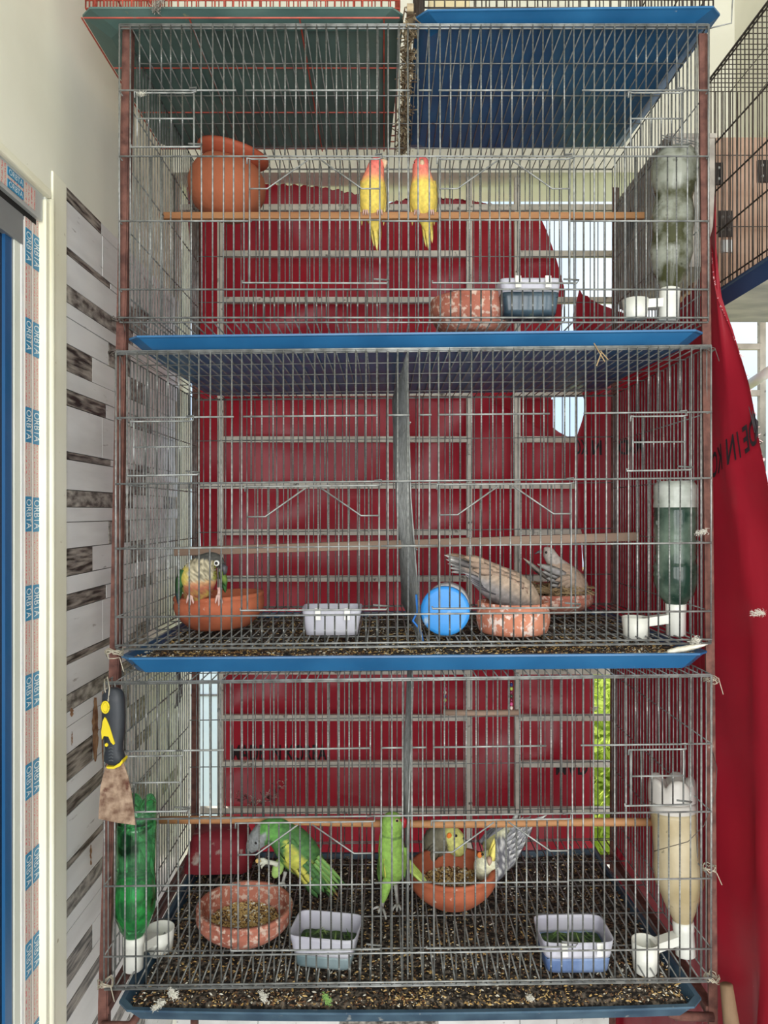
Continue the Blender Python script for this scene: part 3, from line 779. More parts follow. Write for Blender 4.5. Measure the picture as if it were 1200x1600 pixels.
# ------------------------------------------------------------------ cage on the side wall, nest boxes
def side_cage():
    x0, x1, y0, y1, z0, z1 = .622, .852, .86, 1.444, 1.912, 2.325
    t = thing('bird_cage', 'dark thin-wire cage on the side wall above a navy tray', 'cage', ((x0+x1)/2, (y0+y1)/2, z0), 'side wall cage')
    def panel(nm, S, r=.0011):
        g = MB()
        for a, b in S: g.seg(a, b, r, 5)
        g.build(nm, M_wire_dk, t, smooth=True, kind='stuff')
    n = 40
    for x in (x0, x1):
        panel('side_panel', [((x, y0+(y1-y0)*i/n, z0), (x, y0+(y1-y0)*i/n, z1)) for i in range(n+1)])
        panel('side_rail', [((x-.002, y0, z_), (x-.002, y1, z_)) for z_ in (z0, z0+.012, 2.02, 2.10, 2.19, z1-.008, z1)], .0016)
    for y in (y0, y1):
        panel('end_panel', [((x0+(x1-x0)*i/16, y, z0), (x0+(x1-x0)*i/16, y, z1)) for i in range(17)]+[((x0, y, z_), (x1, y, z_)) for z_ in (z0, 2.06, 2.2, z1)])
    for z_ in (z0, z1):
        panel('floor_mesh' if z_ == z0 else 'roof_mesh', [((x0, y0+(y1-y0)*i/n, z_), (x1, y0+(y1-y0)*i/n, z_)) for i in range(n+1)]+[((x0+(x1-x0)*i/4, y0, z_), (x0+(x1-x0)*i/4, y1, z_)) for i in range(5)], .0009)
side_cage()
tray('cage_tray', 'navy tray with grey underside below the side wall cage', .61, .862, .85, 1.452, 1.903, 1.873, mat('side_navy', (34, 62, 100), (44, 76, 116), .45, scale=8), M_grey_tray, inset=.006)
nb = thing('nest_box', 'tan plywood nest box with dark hinges at the end of the side wall cage', 'nest box', (.75, 1.56, 1.945))
MB().box((.615, 1.462, 1.945), (.95, 1.66, 2.245)).build('box_body', M_ply_tan, nb, bevel=.002)
for px, py, wv, hv in ((1115, 272, 28, 34), (1197, 268, 28, 34), (1133, 350, 22, 40)):
    p = pt(px, py, 1.46); hx = wv*1.46/F/2; hz = hv*1.46/F/2
    h_ = MB().box((p.x-hx, 1.457, p.z-hz), (p.x+hx, 1.4625, p.z+hz)).build('hinge', M_iron_dk, nb)
    g = MB()
    for a in (-.5, .5):
        for b in (-.5, .5): g.ball((p.x+a*hx, 1.4565, p.z+b*hz), .003, 8, 5)
    g.build('screw', M_alu, h_)
p = pt(1135, 385, 1.46); MB().box((p.x-.012, 1.457, p.z-.012), (p.x+.012, 1.4625, p.z+.012)).build('latch', M_white_metal, nb)
nb2 = thing('nest_box', 'weathered grey plywood nest box with round hole hung beside the lovebird cage', 'nest box', (.565, 1.48, 1.95))
# side board with a round entrance
def board_hole(x0, x1, y0, y1, z0, z1, cy, cz, r):
    g = MB(); n = 32; o = []; i_ = []
    for k in range(n):
        t = 2*math.pi*k/n; c_, s_ = math.cos(t), math.sin(t)
        i_.append((cy+r*c_, cz+r*s_))
        sc_ = min((((y1 if c_ > 0 else y0)-cy)/c_) if abs(c_) > 1e-6 else 9, (((z1 if s_ > 0 else z0)-cz)/s_) if abs(s_) > 1e-6 else 9)
        o.append((cy+sc_*c_, cz+sc_*s_))
    for x in (x0, x1):
        g.v += [Vector((x, a, b)) for a, b in o]+[Vector((x, a, b)) for a, b in i_]
    for k in range(n):
        k2 = (k+1) % n
        g.f += [(k, k2, n+k2, n+k), (2*n+k, 3*n+k, 3*n+k2, 2*n+k2), (k, 2*n+k, 2*n+k2, k2), (n+k, n+k2, 3*n+k2, 3*n+k)]
    return g
board_hole(.516, .524, 1.335, 1.625, 1.945, 2.178, 1.565, 2.145-.0, .028) if False else None
board_hole(.516, .524, 1.335, 1.625, 1.945, 2.178, 1.552, 2.10, .034).build('front_board', M_ply, nb2)
MB().box((.524, 1.335, 1.945), (.600, 1.345, 2.178)).build('end_board', M_ply, nb2)
MB().box((.524, 1.615, 1.945), (.600, 1.625, 2.178)).build('end_board', M_ply, nb2)
MB().box((.592, 1.345, 1.945), (.600, 1.615, 2.178)).build('back_board', M_ply, nb2)
MB().box((.524, 1.345, 1.945), (.592, 1.615, 1.953)).build('base_board', M_ply, nb2)
MB().box((.514, 1.333, 2.178), (.602, 1.627, 2.186)).build('lid', M_ply, nb2)
# things beyond the side tarp: white conduit and pale panel
cd = thing('conduit', 'white plastic conduit slanting behind the red tarpaulin', 'pipe', (.85, 1.6, 1.8))
MB().tube([pt(1166, 604, 1.66), pt(1215, 572, 1.5)], .011, 12).build('pipe', M_white_pl, cd, smooth=True)
MB().ball(pt(1166, 604, 1.66), .0125, 10, 6).build('end_cap', M_white_pl, cd)
bx = thing('water_drum', 'pale blue-grey plastic drum behind the red tarpaulin', 'drum', (1.02, 1.62, 0))
MB().lathe([(.145, 0), (.15, .02), (.15, 1.35), (.156, 1.36), (.156, 1.40), (.15, 1.41), (.15, 1.66), (.14, 1.69), (.10, 1.70)], 40, Matrix.Translation((1.02, 1.62, 0))).build('drum_body', mat('pale_blue_plastic', (150, 172, 196), (168, 188, 208), .45, scale=6), bx, smooth=True)
MB().lathe([(.09, 1.70), (.09, 1.735), (.08, 1.74)], 30, Matrix.Translation((1.02, 1.62, 0))).build('lid', M_white_pl, bx, smooth=True)

# ------------------------------------------------------------------ perches
def perch(label, a, b, r, m_, square=False):
    g = MB()
    if square: g.bar(a, b, r*2, r*2)
    else:
        n = 14; path = []; rs = []
        for i in range(n+1):
            k = i/n; p = Vector(a).lerp(Vector(b), k); path.append(p+Vector((0, .002*math.sin(k*9), .002*math.sin(k*7+1)))); rs.append(r*(1+.08*math.sin(k*23)))
        g.tube(path, rs, 10)
    mid = (Vector(a)+Vector(b))/2
    return tag(g.build('perch', m_, None, mid, smooth=not square, bevel=.0015 if square else 0), label, 'perch', 'wooden perches')
PY1 = 1.38
perch('straight orange-brown wooden perch the lovebirds sit on', (-.420, PY1, CAMZ+(800-338)/F*PY1), (.487, PY1, CAMZ+(800-338)/F*PY1), .0062, M_wood, True)
perch('flat greyish wooden perch across the dove cage', (-.412, 1.45, 1.422), (.500, 1.45, 1.452), .0085, M_wood_grey, True)
perch('round brown stick perch across the lowest cage', (-.415, 1.365, .927), (.500, 1.27, .962), .0068, M_wood)

# ------------------------------------------------------------------ bowls, dishes, plastic tubs
def bowl(label, c, R, h, m_, rb=.65, tilt=(0, 0), fill=None, fz=.45, wall=.008, rim=.006, bulge=.06, group='terracotta bowls'):
    M = Matrix.Translation(c) @ Matrix.Rotation(tilt[0], 4, 'X') @ Matrix.Rotation(tilt[1], 4, 'Y')
    t = thing('clay_bowl', label, 'bowl', c, group)
    prof = [(R*rb*.9, 0), (R*rb, .003)]
    for i in range(1, 8):
        k = i/7; prof.append((R*(rb+(1-rb)*math.sin(k*math.pi/2))+R*bulge*math.sin(k*math.pi), .003+(h-.012)*k))
    prof += [(R*1.01, h-.008), (R*1.02, h-.003), (R*1.0, h), (R-wall, h-.001)]
    for i in range(6, -1, -1):
        k = i/7; prof.append((R*(rb+(1-rb)*math.sin(k*math.pi/2))-wall+R*bulge*math.sin(k*math.pi), .010+(h-.02)*k))
    prof.append((0, .009))
    MB().lathe(prof, 44, M, wob=.012).build('bowl_body', m_, t, smooth=True)
    if fill:
        rf = R*(rb+(1-rb)*math.sin(fz*math.pi/2))-wall+R*bulge*math.sin(fz*math.pi); z0 = .010+(h-.02)*fz
        g = MB(); pf = [(rf, z0), (rf*.7, z0+.003), (rf*.4, z0+.001), (0, z0+.002)]
        g.lathe(pf, 30, M).build('seed_bed', mat('seed_bed', (70, 52, 34), (150, 118, 72), .9, scale=90), t, smooth=True, kind='stuff')
        for m2, cnt in ((M_seed1, fill), (M_seed2, fill//2), (M_seed3, fill//7)):
            q = MB(); rn = random.Random(cnt)
            for i in range(cnt):
                a = rn.uniform(0, 6.283); r_ = rf*.96*math.sqrt(rn.random()); s_ = rn.uniform(.0014, .003); b_ = rn.uniform(0, 6.28)
                p = Vector((math.cos(a)*r_, math.sin(a)*r_, z0+.0025)); e = Vector((math.cos(b_), math.sin(b_), rn.uniform(-.6, .6)))*s_*1.5; f = Vector((-math.sin(b_), math.cos(b_), 0))*s_*.7
                up = Vector((0, 0, s_)); q.add([M @ v for v in (p-e, p-e*.4+f, p+e*.4+f, p+e, p+e*.4-f, p-e*.4-f, p+up-e*.3, p+up+e*.3)], [(0, 1, 6), (1, 2, 7, 6), (2, 3, 7), (3, 4, 7), (4, 5, 6, 7), (5, 0, 6)])
            q.build('seed', m2, t, kind='stuff')
    return t
def FZ(ci, x): c = CG[ci]; return c['zb']+(x-(c['xl']+c['xr'])/2)*c['roll']+.0022
# top cage
bowl('shallow terracotta dish with whitish crust in the lovebird cage', (.150, 1.25, FZ(0, .15)), .070, .058, M_clay_dirty, .72)
# middle cage
cb = (-.292, 1.318, FZ(1, -.292)); bowl('smooth orange terracotta bowl the conure perches on', cb, .078, .060, M_clay, .70, (0, -.05))
bowl('flaking pinkish clay dish the dove feeds from', (.215, 1.225, FZ(1, .215)), .058, .052, mat('pink_clay', (178, 104, 80), (206, 136, 108), .85, scale=9, speck=(226, 206, 196), sscale=100, sth=.53), .96, wall=.007)
nbw = (.335, 1.47, FZ(1, .335)); bowl('clay nest bowl of straw under the brooding dove', nbw, .080, .040, M_clay_dirty, .7)
g = MB(); rn = random.Random(8)
for i in range(520):
    a = rn.uniform(0, 6.28); r_ = .078*math.sqrt(rn.random()); p = Vector((nbw[0]+math.cos(a)*r_, nbw[1]+math.sin(a)*r_, nbw[2]+.040+rn.uniform(-.006, .012)))
    d = Vector((-math.sin(a)+rn.gauss(0, .5), math.cos(a)+rn.gauss(0, .5), rn.gauss(0, .3))).normalized()*rn.uniform(.008, .02)
    g.seg(p-d, p+d, .0011, 3)
tag(g.build('nest', M_straw, None, (nbw[0], nbw[1], nbw[2]+.03), kind='stuff'), 'heap of dry straw under the brooding dove', 'nest')
# lowest cage
bl = (-.236, 1.243, FZ(2, -.236)); bowl('wide terracotta bowl with crusted rim beside the grey-headed parrot', bl, .079, .052, M_clay_dirty, .62, (0, .03), fill=900, fz=.34)
br_ = (.126, 1.345, FZ(2, .126)); bowl('deep terracotta bowl of seed the cockatiels sit at', br_, .079, .062, M_clay, .60, (0, -.02), fill=700, fz=.42)

# hanging clay pot
pc = Vector((-.302, 1.417, 2.126))
pot = thing('clay_pot', 'round clay nesting pot with flared rim resting on the lovebird perch', 'pot', (pc.x, pc.y, 2.06))
Mp = Matrix.Translation(pc) @ Matrix.Rotation(math.radians(13), 4, 'Y') @ Matrix.Rotation(math.radians(6), 4, 'X')
prof = [(.0, -.063), (.03, -.061), (.052, -.050), (.068, -.028), (.0745, -.004), (.073, .014), (.066, .030), (.056, .041), (.0515, .046)]
MB().lathe(prof, 44, Mp).build('pot_body', M_clay_pot, pot, smooth=True)
prof = [(.0515, .045), (.056, .048), (.066, .056), (.069, .062), (.067, .067), (.060, .066), (.048, .058), (.044, .045), (.03, .0), (0, -.02)]
MB().lathe(prof, 44, Mp).build('rim', M_clay_rim, pot, smooth=True)

def tub(label, c, wx, wy, h, rot, m_low, low=.45, greens=True, tabs=False, taper=.86, dark=False, group='plastic tubs'):
    t = thing('plastic_tub', label, 'tub', c, group)
    M = Matrix.Translation(c) @ Matrix.Rotation(rot, 4, 'Z')
    def ring(k, sx, sy, z, cr=.22):
        pts = []; n = 28
        for i in range(n):
            a = 2*math.pi*i/n; ca, sa = math.cos(a), math.sin(a); e = .28
            x = math.copysign(abs(ca)**e, ca)*sx/2; y = math.copysign(abs(sa)**e, sa)*sy/2
            pts.append(M @ Vector((x, y, z)))
        return pts
    def shell(z0, z1, name, m_, closed_bottom):
        g = MB(); lev = []
        f = lambda z: taper+(1-taper)*z/h
        N_ = 5
        for i in range(N_+1):
            z_ = z0+(z1-z0)*i/N_; lev.append(ring(0, wx*f(z_), wy*f(z_), z_+(.0015*math.sin(i*9) if i == N_ else 0)))
        inn = []
        for i in range(N_, -1, -1):
            z_ = max(z0+(z1-z0)*i/N_, .0015); inn.append(ring(0, wx*f(z_)-.0028, wy*f(z_)-.0028, z_))
        R = lev+inn; m2 = 28; vs = [p for r in R for p in r]; fs = []
        for j in range(len(R)-1):
            for i in range(m2): fs.append((j*m2+i, j*m2+(i+1) % m2, (j+1)*m2+(i+1) % m2, (j+1)*m2+i))
        if closed_bottom:
            fs.append(tuple(reversed(range(m2)))); fs.append(tuple((len(R)-1)*m2+i for i in range(m2)))
        else:
            for i in range(m2): fs.append(((len(R)-1)*m2+i, (len(R)-1)*m2+(i+1) % m2, (i+1) % m2, i))
        g.add(vs, fs); g.build(name, m_, t, smooth=True)
    if low > 0:
        shell(0, h*low, 'stained_base', m_low, True); shell(h*low, h, 'tub_wall', M_plastic, False)
    else: shell(0, h, 'tub_wall', M_plastic, True)
    if greens:
        g = MB(); f = taper+(1-taper)*.5
        g.grid(lambda u, v: M @ Vector(((u-.5)*wx*f*.94, (v-.5)*wy*f*.94, h*.46+.003*mnoise.noise(Vector((u*9, v*9, 0))))), 14, 10).build('greens', M_greens, t, kind='stuff')
        q = MB(); rn = random.Random(4)
        for i in range(40):
            p = Vector((rn.uniform(-.4, .4)*wx*f, rn.uniform(-.4, .4)*wy*f, h*.5)); a = rn.uniform(0, 6.28); d = Vector((math.cos(a), math.sin(a), rn.uniform(0, .5)))*.012; e = Vector((-math.sin(a), math.cos(a), 0))*.0015
            q.add([M @ (p-d), M @ (p+e), M @ (p+d), M @ (p-e)], [(0, 1, 2, 3)])
        q.build('leaf_bits', mat('leaf_bits', (70, 110, 40), (150, 170, 100), .6, scale=30), t, kind='stuff')
    if tabs:
        for sx in (-.22, .26):
            g = MB(); x = wx*sx; yy = -wy/2
            for a, b in (((x, yy+.004, h-.002), (x, yy-.005, h+.002)), ((x, yy-.005, h+.003), (x, yy-.0065, h-.016))): g.bar(M @ Vector(a), M @ Vector(b), .009, .0016, up=(0, 1, 0))
            g.build('hook_tab', M_white_pl, t)
    return t
tub('clear plastic tub hooked on the front of the lovebird cage', (.232, 1.192, 1.8155), .098, .066, .052, 0, M_plastic_dk, .62, True, True)
tub('small whitish plastic tub on the floor of the middle cage', (-.087, 1.245, FZ(1, -.087)), .100, .075, .043, .02, M_plastic_blue, 0, False, True)
tub('milky tub of greens turned askew beside the crusted bowl', (-.092, 1.178, FZ(2, -.092)), .108, .078, .050, -.16, mat('grey_tub_base', (90, 110, 116), (130, 146, 150), .4, scale=18), .4, True, False, .80)
tub('milky tub of greens with a blue stained base hooked on the front', (.298, 1.163, FZ(2, .298)), .112, .080, .048, .02, M_plastic_blue, .48, True, True)

# blue-lidded can lying on its side
bcx = thing('plastic_can', 'plastic can with sky-blue lid lying on its side', 'can', (.099, 1.23, FZ(1, .1)))
Mc = Matrix.Translation((.098, 1.185, FZ(1, .1)+.0415)) @ Matrix.Rotation(math.radians(-8), 4, 'Z') @ Matrix.Rotation(math.radians(-90), 4, 'X')
MB().lathe([(.0, 0), (.034, .0), (.0385, .001), (.040, .004), (.040, .014), (.0385, .015)], 40, Mc).build('lid', M_blue_lid, bcx, smooth=True, bevel=0)
MB().lathe([(.038, .014), (.038, .10), (.036, .103), (0, .103)], 40, Mc).build('can_body', mat('grey_can', (196, 198, 204), (214, 216, 220), .4, scale=8), bcx, smooth=True)

# red cloth lump at the back of the lowest cage
lump = MB()
def lf(u, v):
    a = 2*math.pi*u; x = math.copysign(abs(math.cos(a))**.45, math.cos(a))*.066; y = math.copysign(abs(math.sin(a))**.45, math.sin(a))*.05
    s_ = 1-.22*v**2; nn = mnoise.noise(Vector((x*40, y*40, v*3)))
    return (-.333+x*s_+.004*nn, 1.50+y*s_+.004*nn, FZ(2, -.33)+.066*v+.003*nn)
lump.grid(lf, 40, 8); N0 = len(lump.v); top_ = [lump.v[8*41+i] for i in range(40)]
c_ = sum(top_, Vector())/40; lump.v.append(c_+Vector((0, 0, .004)))
for i in range(40): lump.f.append((8*41+i, 8*41+i+1, N0))
tag(lump.build('folded_cloth', mat('dirty_red_cloth', (112, 22, 34), (142, 36, 46), .7, scale=12, bump=.4, bscale=40, speck=(176, 160, 150), sscale=36, sth=.62), None, (-.333, 1.50, FZ(2, -.33)), smooth=True), 'dirty red folded cloth block at the back of the lowest cage', 'cloth')

# ------------------------------------------------------------------ inverted water bottles with white drinkers
def bottle(label, top, neck, prof, mbody, cup, mtop=None, split=None, petal=False, group='bottle drinkers', rings=0):
    top = Vector(top); neck = Vector(neck); d = top-neck; L_ = d.length
    q = Vector((0, 0, 1)).rotation_difference(d.normalized()).to_matrix().to_4x4()
    M = Matrix.Translation(neck) @ q
    t = thing('bottle_drinker', label, 'bottle', (neck.x, neck.y, neck.z-.03), group)
    def lath(pf, nm, m_, pet=False):
        g = MB(); n = 40; b = 0
        for (r, zf) in pf:
            for k in range(n):
                a = 2*math.pi*k/n; zz = zf*L_; rr = r
                if not pet: rr *= 1+.02*mnoise.noise(Vector((math.cos(a)*2, math.sin(a)*2, zf*7)))
                g.v.append(M @ Vector((rr*math.cos(a), rr*math.sin(a), zz)))
        for i in range(len(pf)-1):
            for k in range(n): g.f.append((i*n+k, i*n+(k+1) % n, (i+1)*n+(k+1) % n, (i+1)*n+k))
        if pf[-1][0] > .0001: g.f.append(tuple((len(pf)-1)*n+k for k in range(n)))
        return g.build(nm, m_, t, smooth=True)
    fine = []
    for (r0, z0), (r1, z1) in zip(prof, prof[1:]):
        m_ = max(1, int((z1-z0)*40))
        for i in range(m_):
            k = i/m_; zz = z0+(z1-z0)*k; rr = r0+(r1-r0)*k
            if rings and .25 < zz < .93: rr += .0009*math.sin(zz*rings)
            fine.append((rr, zz))
    fine.append(prof[-1])
    if petal:
        Rm = [p for p in fine if p[1] <= .84][-1][0]; fine = [p for p in fine if p[1] <= .84]; g = MB(); n = 60; z0 = .84*L_; Hh = L_-z0; mm = 14
        for i in range(mm+1):
            f = i/mm
            for k in range(n):
                a = 2*math.pi*k/n; lob = abs(math.cos(2.5*a+.9))**.45; rr = Rm*(1-f**2.2)*(1+.05*math.sin(math.pi*f)*(lob-.5))
                g.v.append(M @ Vector((rr*math.cos(a), rr*math.sin(a), z0+Hh*(.45+.55*lob)*math.sin(math.pi*min(1, f*1.02))**.6 if f < .98 else z0+Hh*.1)))
        for i in range(mm):
            for k in range(n): g.f.append((i*n+k, i*n+(k+1) % n, (i+1)*n+(k+1) % n, (i+1)*n+k))
        g.build('petal_base', mtop or mbody, t, smooth=True); split_ = split if split and split < .84 else None
    else: split_ = split
    split = split_
    if split:
        lo = [p for p in fine if p[1] <= split]; hi_ = [p for p in fine if p[1] >= split-.02]
        lath(lo, 'bottle_body', mbody, False); lath(hi_, 'bottle_base', mtop, False)
    else: lath(fine, 'bottle_body', mbody, False)
    # white screw fitting and cup
    nk = Matrix.Translation(neck) @ q
    MB().lathe([(.0135, -.042), (.0155, -.040), (.0155, -.004), (.0165, -.003), (.0165, .010), (.0145, .011)], 28, nk).build('neck_fitting', M_white_pl, t, smooth=True)
    c = Vector(cup[:3]); rc, hc = cup[3], cup[4]
    MB().lathe([(rc*.8, 0), (rc*.86, .002), (rc, hc), (rc*.93, hc), (rc*.8, .004), (0, .003)], 30, Matrix.Translation(c), wob=.02).build('drinking_cup', M_white_pl, t, smooth=True)
    n0 = neck+Vector((0, 0, -.012)); ce = c+Vector((0, 0, hc*.72))
    di = (n0-ce); di.normalize()
    MB().bar(ce+di*rc*.7, n0, .018, .014).build('channel', M_white_pl, t)
    return t
Yb = 1.205
bottle('crumpled clear bottle full of mossy growth in the lovebird cage', pt(1056, 240, Yb+.01), pt(1046, 462, Yb), [(.0125, 0), (.0125, .03), (.026, .16), (.034, .30), (.032, .42), (.034, .55), (.029, .68), (.036, .80), (.037, .92), (.030, 1.0)], M_bclear,
       (*pt(993, 499, Yb), .021, .032), petal=False)
bottle('dark green water bottle with ribbed sides beside the doves', pt(1055, 752, Yb), pt(1056, 953, Yb), [(.0125, 0), (.0125, .03), (.028, .12), (.034, .22), (.035, .34), (.032, .36), (.032, .62), (.034, .66), (.034, .96), (.028, 1.0)], M_bdark,
       (*pt(993, 998, Yb), .022, .036), M_bclear if False else mat('scratched_clear_plastic', (150, 156, 144), (204, 208, 200), .2, scale=26, transl=.2), .80, rings=95)
bottle('cream clouded bottle with petal base standing up in the lowest cage', pt(1048, 1212, 1.20), pt(1068, 1450, 1.175), [(.0125, 0), (.0125, .03), (.024, .14), (.037, .30), (.0385, .40), (.036, .5), (.035, .66), (.0375, .80), (.038, .88), (.036, .93), (.026, .97), (.008, .965)], M_bcream,
       (*pt(1008, 1517, 1.16), .021, .048), M_bcream_top, .78, petal=True)
bottle('green plastic bottle with petal base beside the putty knife', pt(214, 1246, 1.175), pt(209, 1472, 1.165), [(.0125, 0), (.0125, .03), (.022, .10), (.032, .22), (.0325, .34), (.030, .5), (.0305, .66), (.031, .80), (.032, .88), (.030, .94), (.022, .97), (.008, .965)], M_bgreen,
       (*pt(250, 1487, 1.235), .024, .040), M_bgreen, .86, petal=True)
g = MB()
# wire clips of the top bottle
for dz in (0, .004):
    p = pt(1058, 235, Yb); g.tube([p+Vector((.04*math.cos(a*.4), -.045*math.sin(a*.4)*0-.04*abs(math.sin(a*.2)), dz)) for a in range(0, 16)], .001, 4)
tag(g.build('wire_clip', M_wire, None, pt(1058, 235, Yb)), 'bent wire clip holding the mossy bottle', 'clip')

# ------------------------------------------------------------------ putty knife
YK = 1.082
kn = thing('putty_knife', 'rusty putty knife with black and yellow handle hung on the cage', 'putty knife', tuple(pt(182, 1290, YK)))
def outline(pts, y0, y1, name, m_, par, bev=.0):
    g = MB(); n = len(pts); P = [pt(a, b, YK) for a, b in pts]
    g.v = [Vector((p.x, y0, p.z)) for p in P]+[Vector((p.x, y1, p.z)) for p in P]
    g.f = [tuple(range(n)), tuple(reversed(range(n, 2*n)))]+[(i, (i+1) % n, n+(i+1) % n, n+i) for i in range(n)]
    return g.build(name, m_, par, bevel=bev)
def handle_loft():
    rows_ = [(1075, 170, 183), (1078, 165, 190), (1085, 161, 193), (1095, 160.5, 194.5), (1120, 160.5, 195.5), (1145, 161, 194.5), (1160, 164, 192), (1170, 165.5, 191), (1180, 163, 194), (1188, 163.5, 195.5), (1194, 170, 190), (1197, 176, 184)]
    g = MB(); n = 20; R = []
    for (y, a, b) in rows_:
        c = pt((a+b)/2, y, YK); hw = (b-a)/2*YK/F; th = .011 if 1078 < y < 1192 else .006
        for k in range(n):
            t_ = 2*math.pi*k/n; cx, sy_ = math.cos(t_), math.sin(t_)
            g.v.append(Vector((c.x+hw*math.copysign(abs(cx)**.8, cx), YK+th*math.copysign(abs(sy_)**.7, sy_), c.z)))
    for j in range(len(rows_)-1):
        for k in range(n): g.f.append((j*n+k, j*n+(k+1) % n, (j+1)*n+(k+1) % n, (j+1)*n+k))
    g.f += [tuple(range(n)), tuple(reversed(range((len(rows_)-1)*n, len(rows_)*n)))]
    return g.build('handle', M_handle, kn, smooth=True)
hdl = handle_loft()
outline([(168, 1194), (193, 1191), (200, 1212), (206, 1240), (212, 1289), (182, 1285), (154, 1279), (157, 1230), (164, 1200)], YK-.0008, YK+.0008, 'blade', M_blade, kn)
outline([(168, 1117), (171, 1120), (176, 1132), (184, 1158), (182, 1160), (178, 1156), (174, 1147), (167, 1146), (164, 1152), (163, 1140), (165, 1124)], YK-.0122, YK-.006, 'yellow_inlay', M_yellow, hdl)
outline([(171+2.6*math.cos(a), 1160+2.8*math.sin(a)) for a in [i*.628 for i in range(10)]], YK-.0122, YK-.006, 'yellow_dot', M_yellow, hdl)
outline([(170, 1194), (182, 1194), (191, 1188), (195, 1183), (196, 1187), (192, 1193), (182, 1197.5), (172, 1197)], YK-.011, YK+.010, 'yellow_collar', M_yellow, hdl)
g = MB(); c = pt(169, 1102, YK); g.tube([Vector((c.x+.0052*math.cos(a), YK-.0112, c.z+.0082*math.sin(a))) for a in [i*math.pi/10 for i in range(21)]], .0014, 6); g.build('hole_ring', M_yellow, hdl, smooth=True)
outline([(169+4*math.cos(a), 1102+7*math.sin(a)) for a in [i*.4189 for i in range(15)]], YK-.0112, YK-.008, 'hole_lining', M_yellow, hdl)
g = MB()
for i in range(5):
    y = 1169+i*5; g.tube([pt(170, y, YK-.0115), pt(173.5, y-1.5, YK-.012), pt(177, y, YK-.0115)], .0007, 5)
g.build('thumb_grip', mat('grip_grey', (84, 88, 92), rough=.6), hdl)
g = MB(); g.tube([pt(169, 1095, YK-.011), pt(164, 1078, YK-.004), pt(163, 1062, 1.105), pt(168, 1058, 1.108), pt(171, 1075, YK-.008), pt(169, 1096, YK-.0115)], .0009, 5); g.build('hanging_string', M_string, kn, smooth=True)

# bead swing in the lowest cage
sw = thing('bead_swing', 'wooden swing perch hung on strings of coloured beads', 'swing', tuple(pt(750, 1115, 1.40)))
MB().tube([pt(692, 1113, 1.40), pt(750, 1114, 1.40), pt(810, 1113, 1.40)], .0058, 10).build('swing_bar', M_wood_grey, sw, smooth=True)
bc_ = [(120, 30, 60), (200, 80, 130), (224, 200, 190), (40, 50, 110), (170, 190, 90), (120, 40, 70), (60, 60, 50)]
for px in (695, 799):
    MB().seg(pt(px, 1112, 1.40), pt(px, 1066, 1.40), .0008, 5).build('string', M_string, sw)
    for i, yy in enumerate(range(1070, 1110, 6)):
        cc = bc_[(i+(0 if px < 700 else 3)) % len(bc_)]
        MB().ball(pt(px, yy, 1.40), .0032, 8, 6, (1, 1, 1.2)).build('bead', mat('bead_%d_%d_%d' % cc, cc, rough=.3), sw, smooth=True)

# twisted wire ties at the cage corners and dark hooks on the side wire
def tie(label, p, r, m_, turns=3, seed=1, cat='wire tie'):
    rn = random.Random(seed); g = MB(); path = []
    for i in range(turns*10):
        a = i*.63; path.append(Vector(p)+Vector((math.cos(a)*r*rn.uniform(.8, 1.2), math.sin(a)*r*rn.uniform(.8, 1.2), rn.uniform(-1, 1)*r*.5)))
    path.append(Vector(p)+Vector((r*1.5, -r, -r*2))); g.tube(path, .0008, 4)
    tag(g.build('wire_tie', m_, None, p, smooth=True), label, cat, 'wire ties on the rack')
tie('wire tie on the post at the lovebird cage corner', pt(184, 500, 1.15), .010, M_wire_dk, 4, 1)
tie('wire tie on the post at the dove cage top corner', pt(181, 552, 1.14), .010, M_wire_dk, 4, 2)
tie('string tie on the post below the dove cage', pt(178, 1020, 1.12), .013, M_string, 4, 3)
tie('wire tie on the post at the bottom of the lowest cage', pt(166, 1535, 1.11), .011, M_string, 4, 4)
tie('pale wire loop on the post at the lowest cage top corner', pt(1110, 1062, 1.125), .010, M_string, 3, 5)
tie('wire tie on the post beside the cream bottle', pt(1108, 1357, 1.12), .010, M_string, 3, 6)
tie('wire tie on the post above the dove cage corner', pt(1106, 548, 1.14), .009, M_wire_dk, 4, 7)
tie('string tie at the foot corner of the lowest cage', pt(1112, 1528, 1.115), .011, M_string, 4, 8)
g = MB()
for k in range(5):
    a = .006*k; g.tube([(-.424+.002*k, 1.50+a, 1.235), (-.427, 1.51+a, 1.19+.004*k), (-.424, 1.52+a, 1.14-.006*k), (-.426, 1.50+a, 1.10)], .0011, 4)
tag(g.build('wire_bundle', M_wire_dk, None, (-.425, 1.51, 1.10), smooth=True), 'loose bundle of dark wire hanging on the side of the lowest cage', 'wire')
tag(MB().tube([pt(1112, 1170, 1.12), pt(1120, 1200, 1.11), pt(1118, 1240, 1.11), pt(1100, 1290, 1.115), pt(1075, 1315, 1.125), pt(1022, 1330, 1.15)], .0007, 4).build('thin_wire', M_wire_dk, None, pt(1100, 1290, 1.115), smooth=True), 'thin dark wire tied round the cream bottle', 'wire')
# bamboo pole leaning in the corner
bp = thing('pole', 'worn wooden pole with blue band beside the rack foot', 'pole', (.55, 1.12, 0))
MB().tube([(.552, 1.04, 0), (.512, 1.085, .745), (.507, 1.09, .80)], [.012, .0115, .009], 12).build('pole_shaft', mat('worn_wood', (112, 88, 66), (150, 124, 96), .8, scale=30, stretch=(1, 1, .2), speck=(206, 190, 150), sscale=40, sth=.66), bp, smooth=True)
MB().tube([(.5195, 1.0765, .605), (.516, 1.0805, .67)], .0128, 12).build('blue_band', mat('blue_band', (30, 56, 110), (50, 80, 136), .5, scale=20), bp, smooth=True)

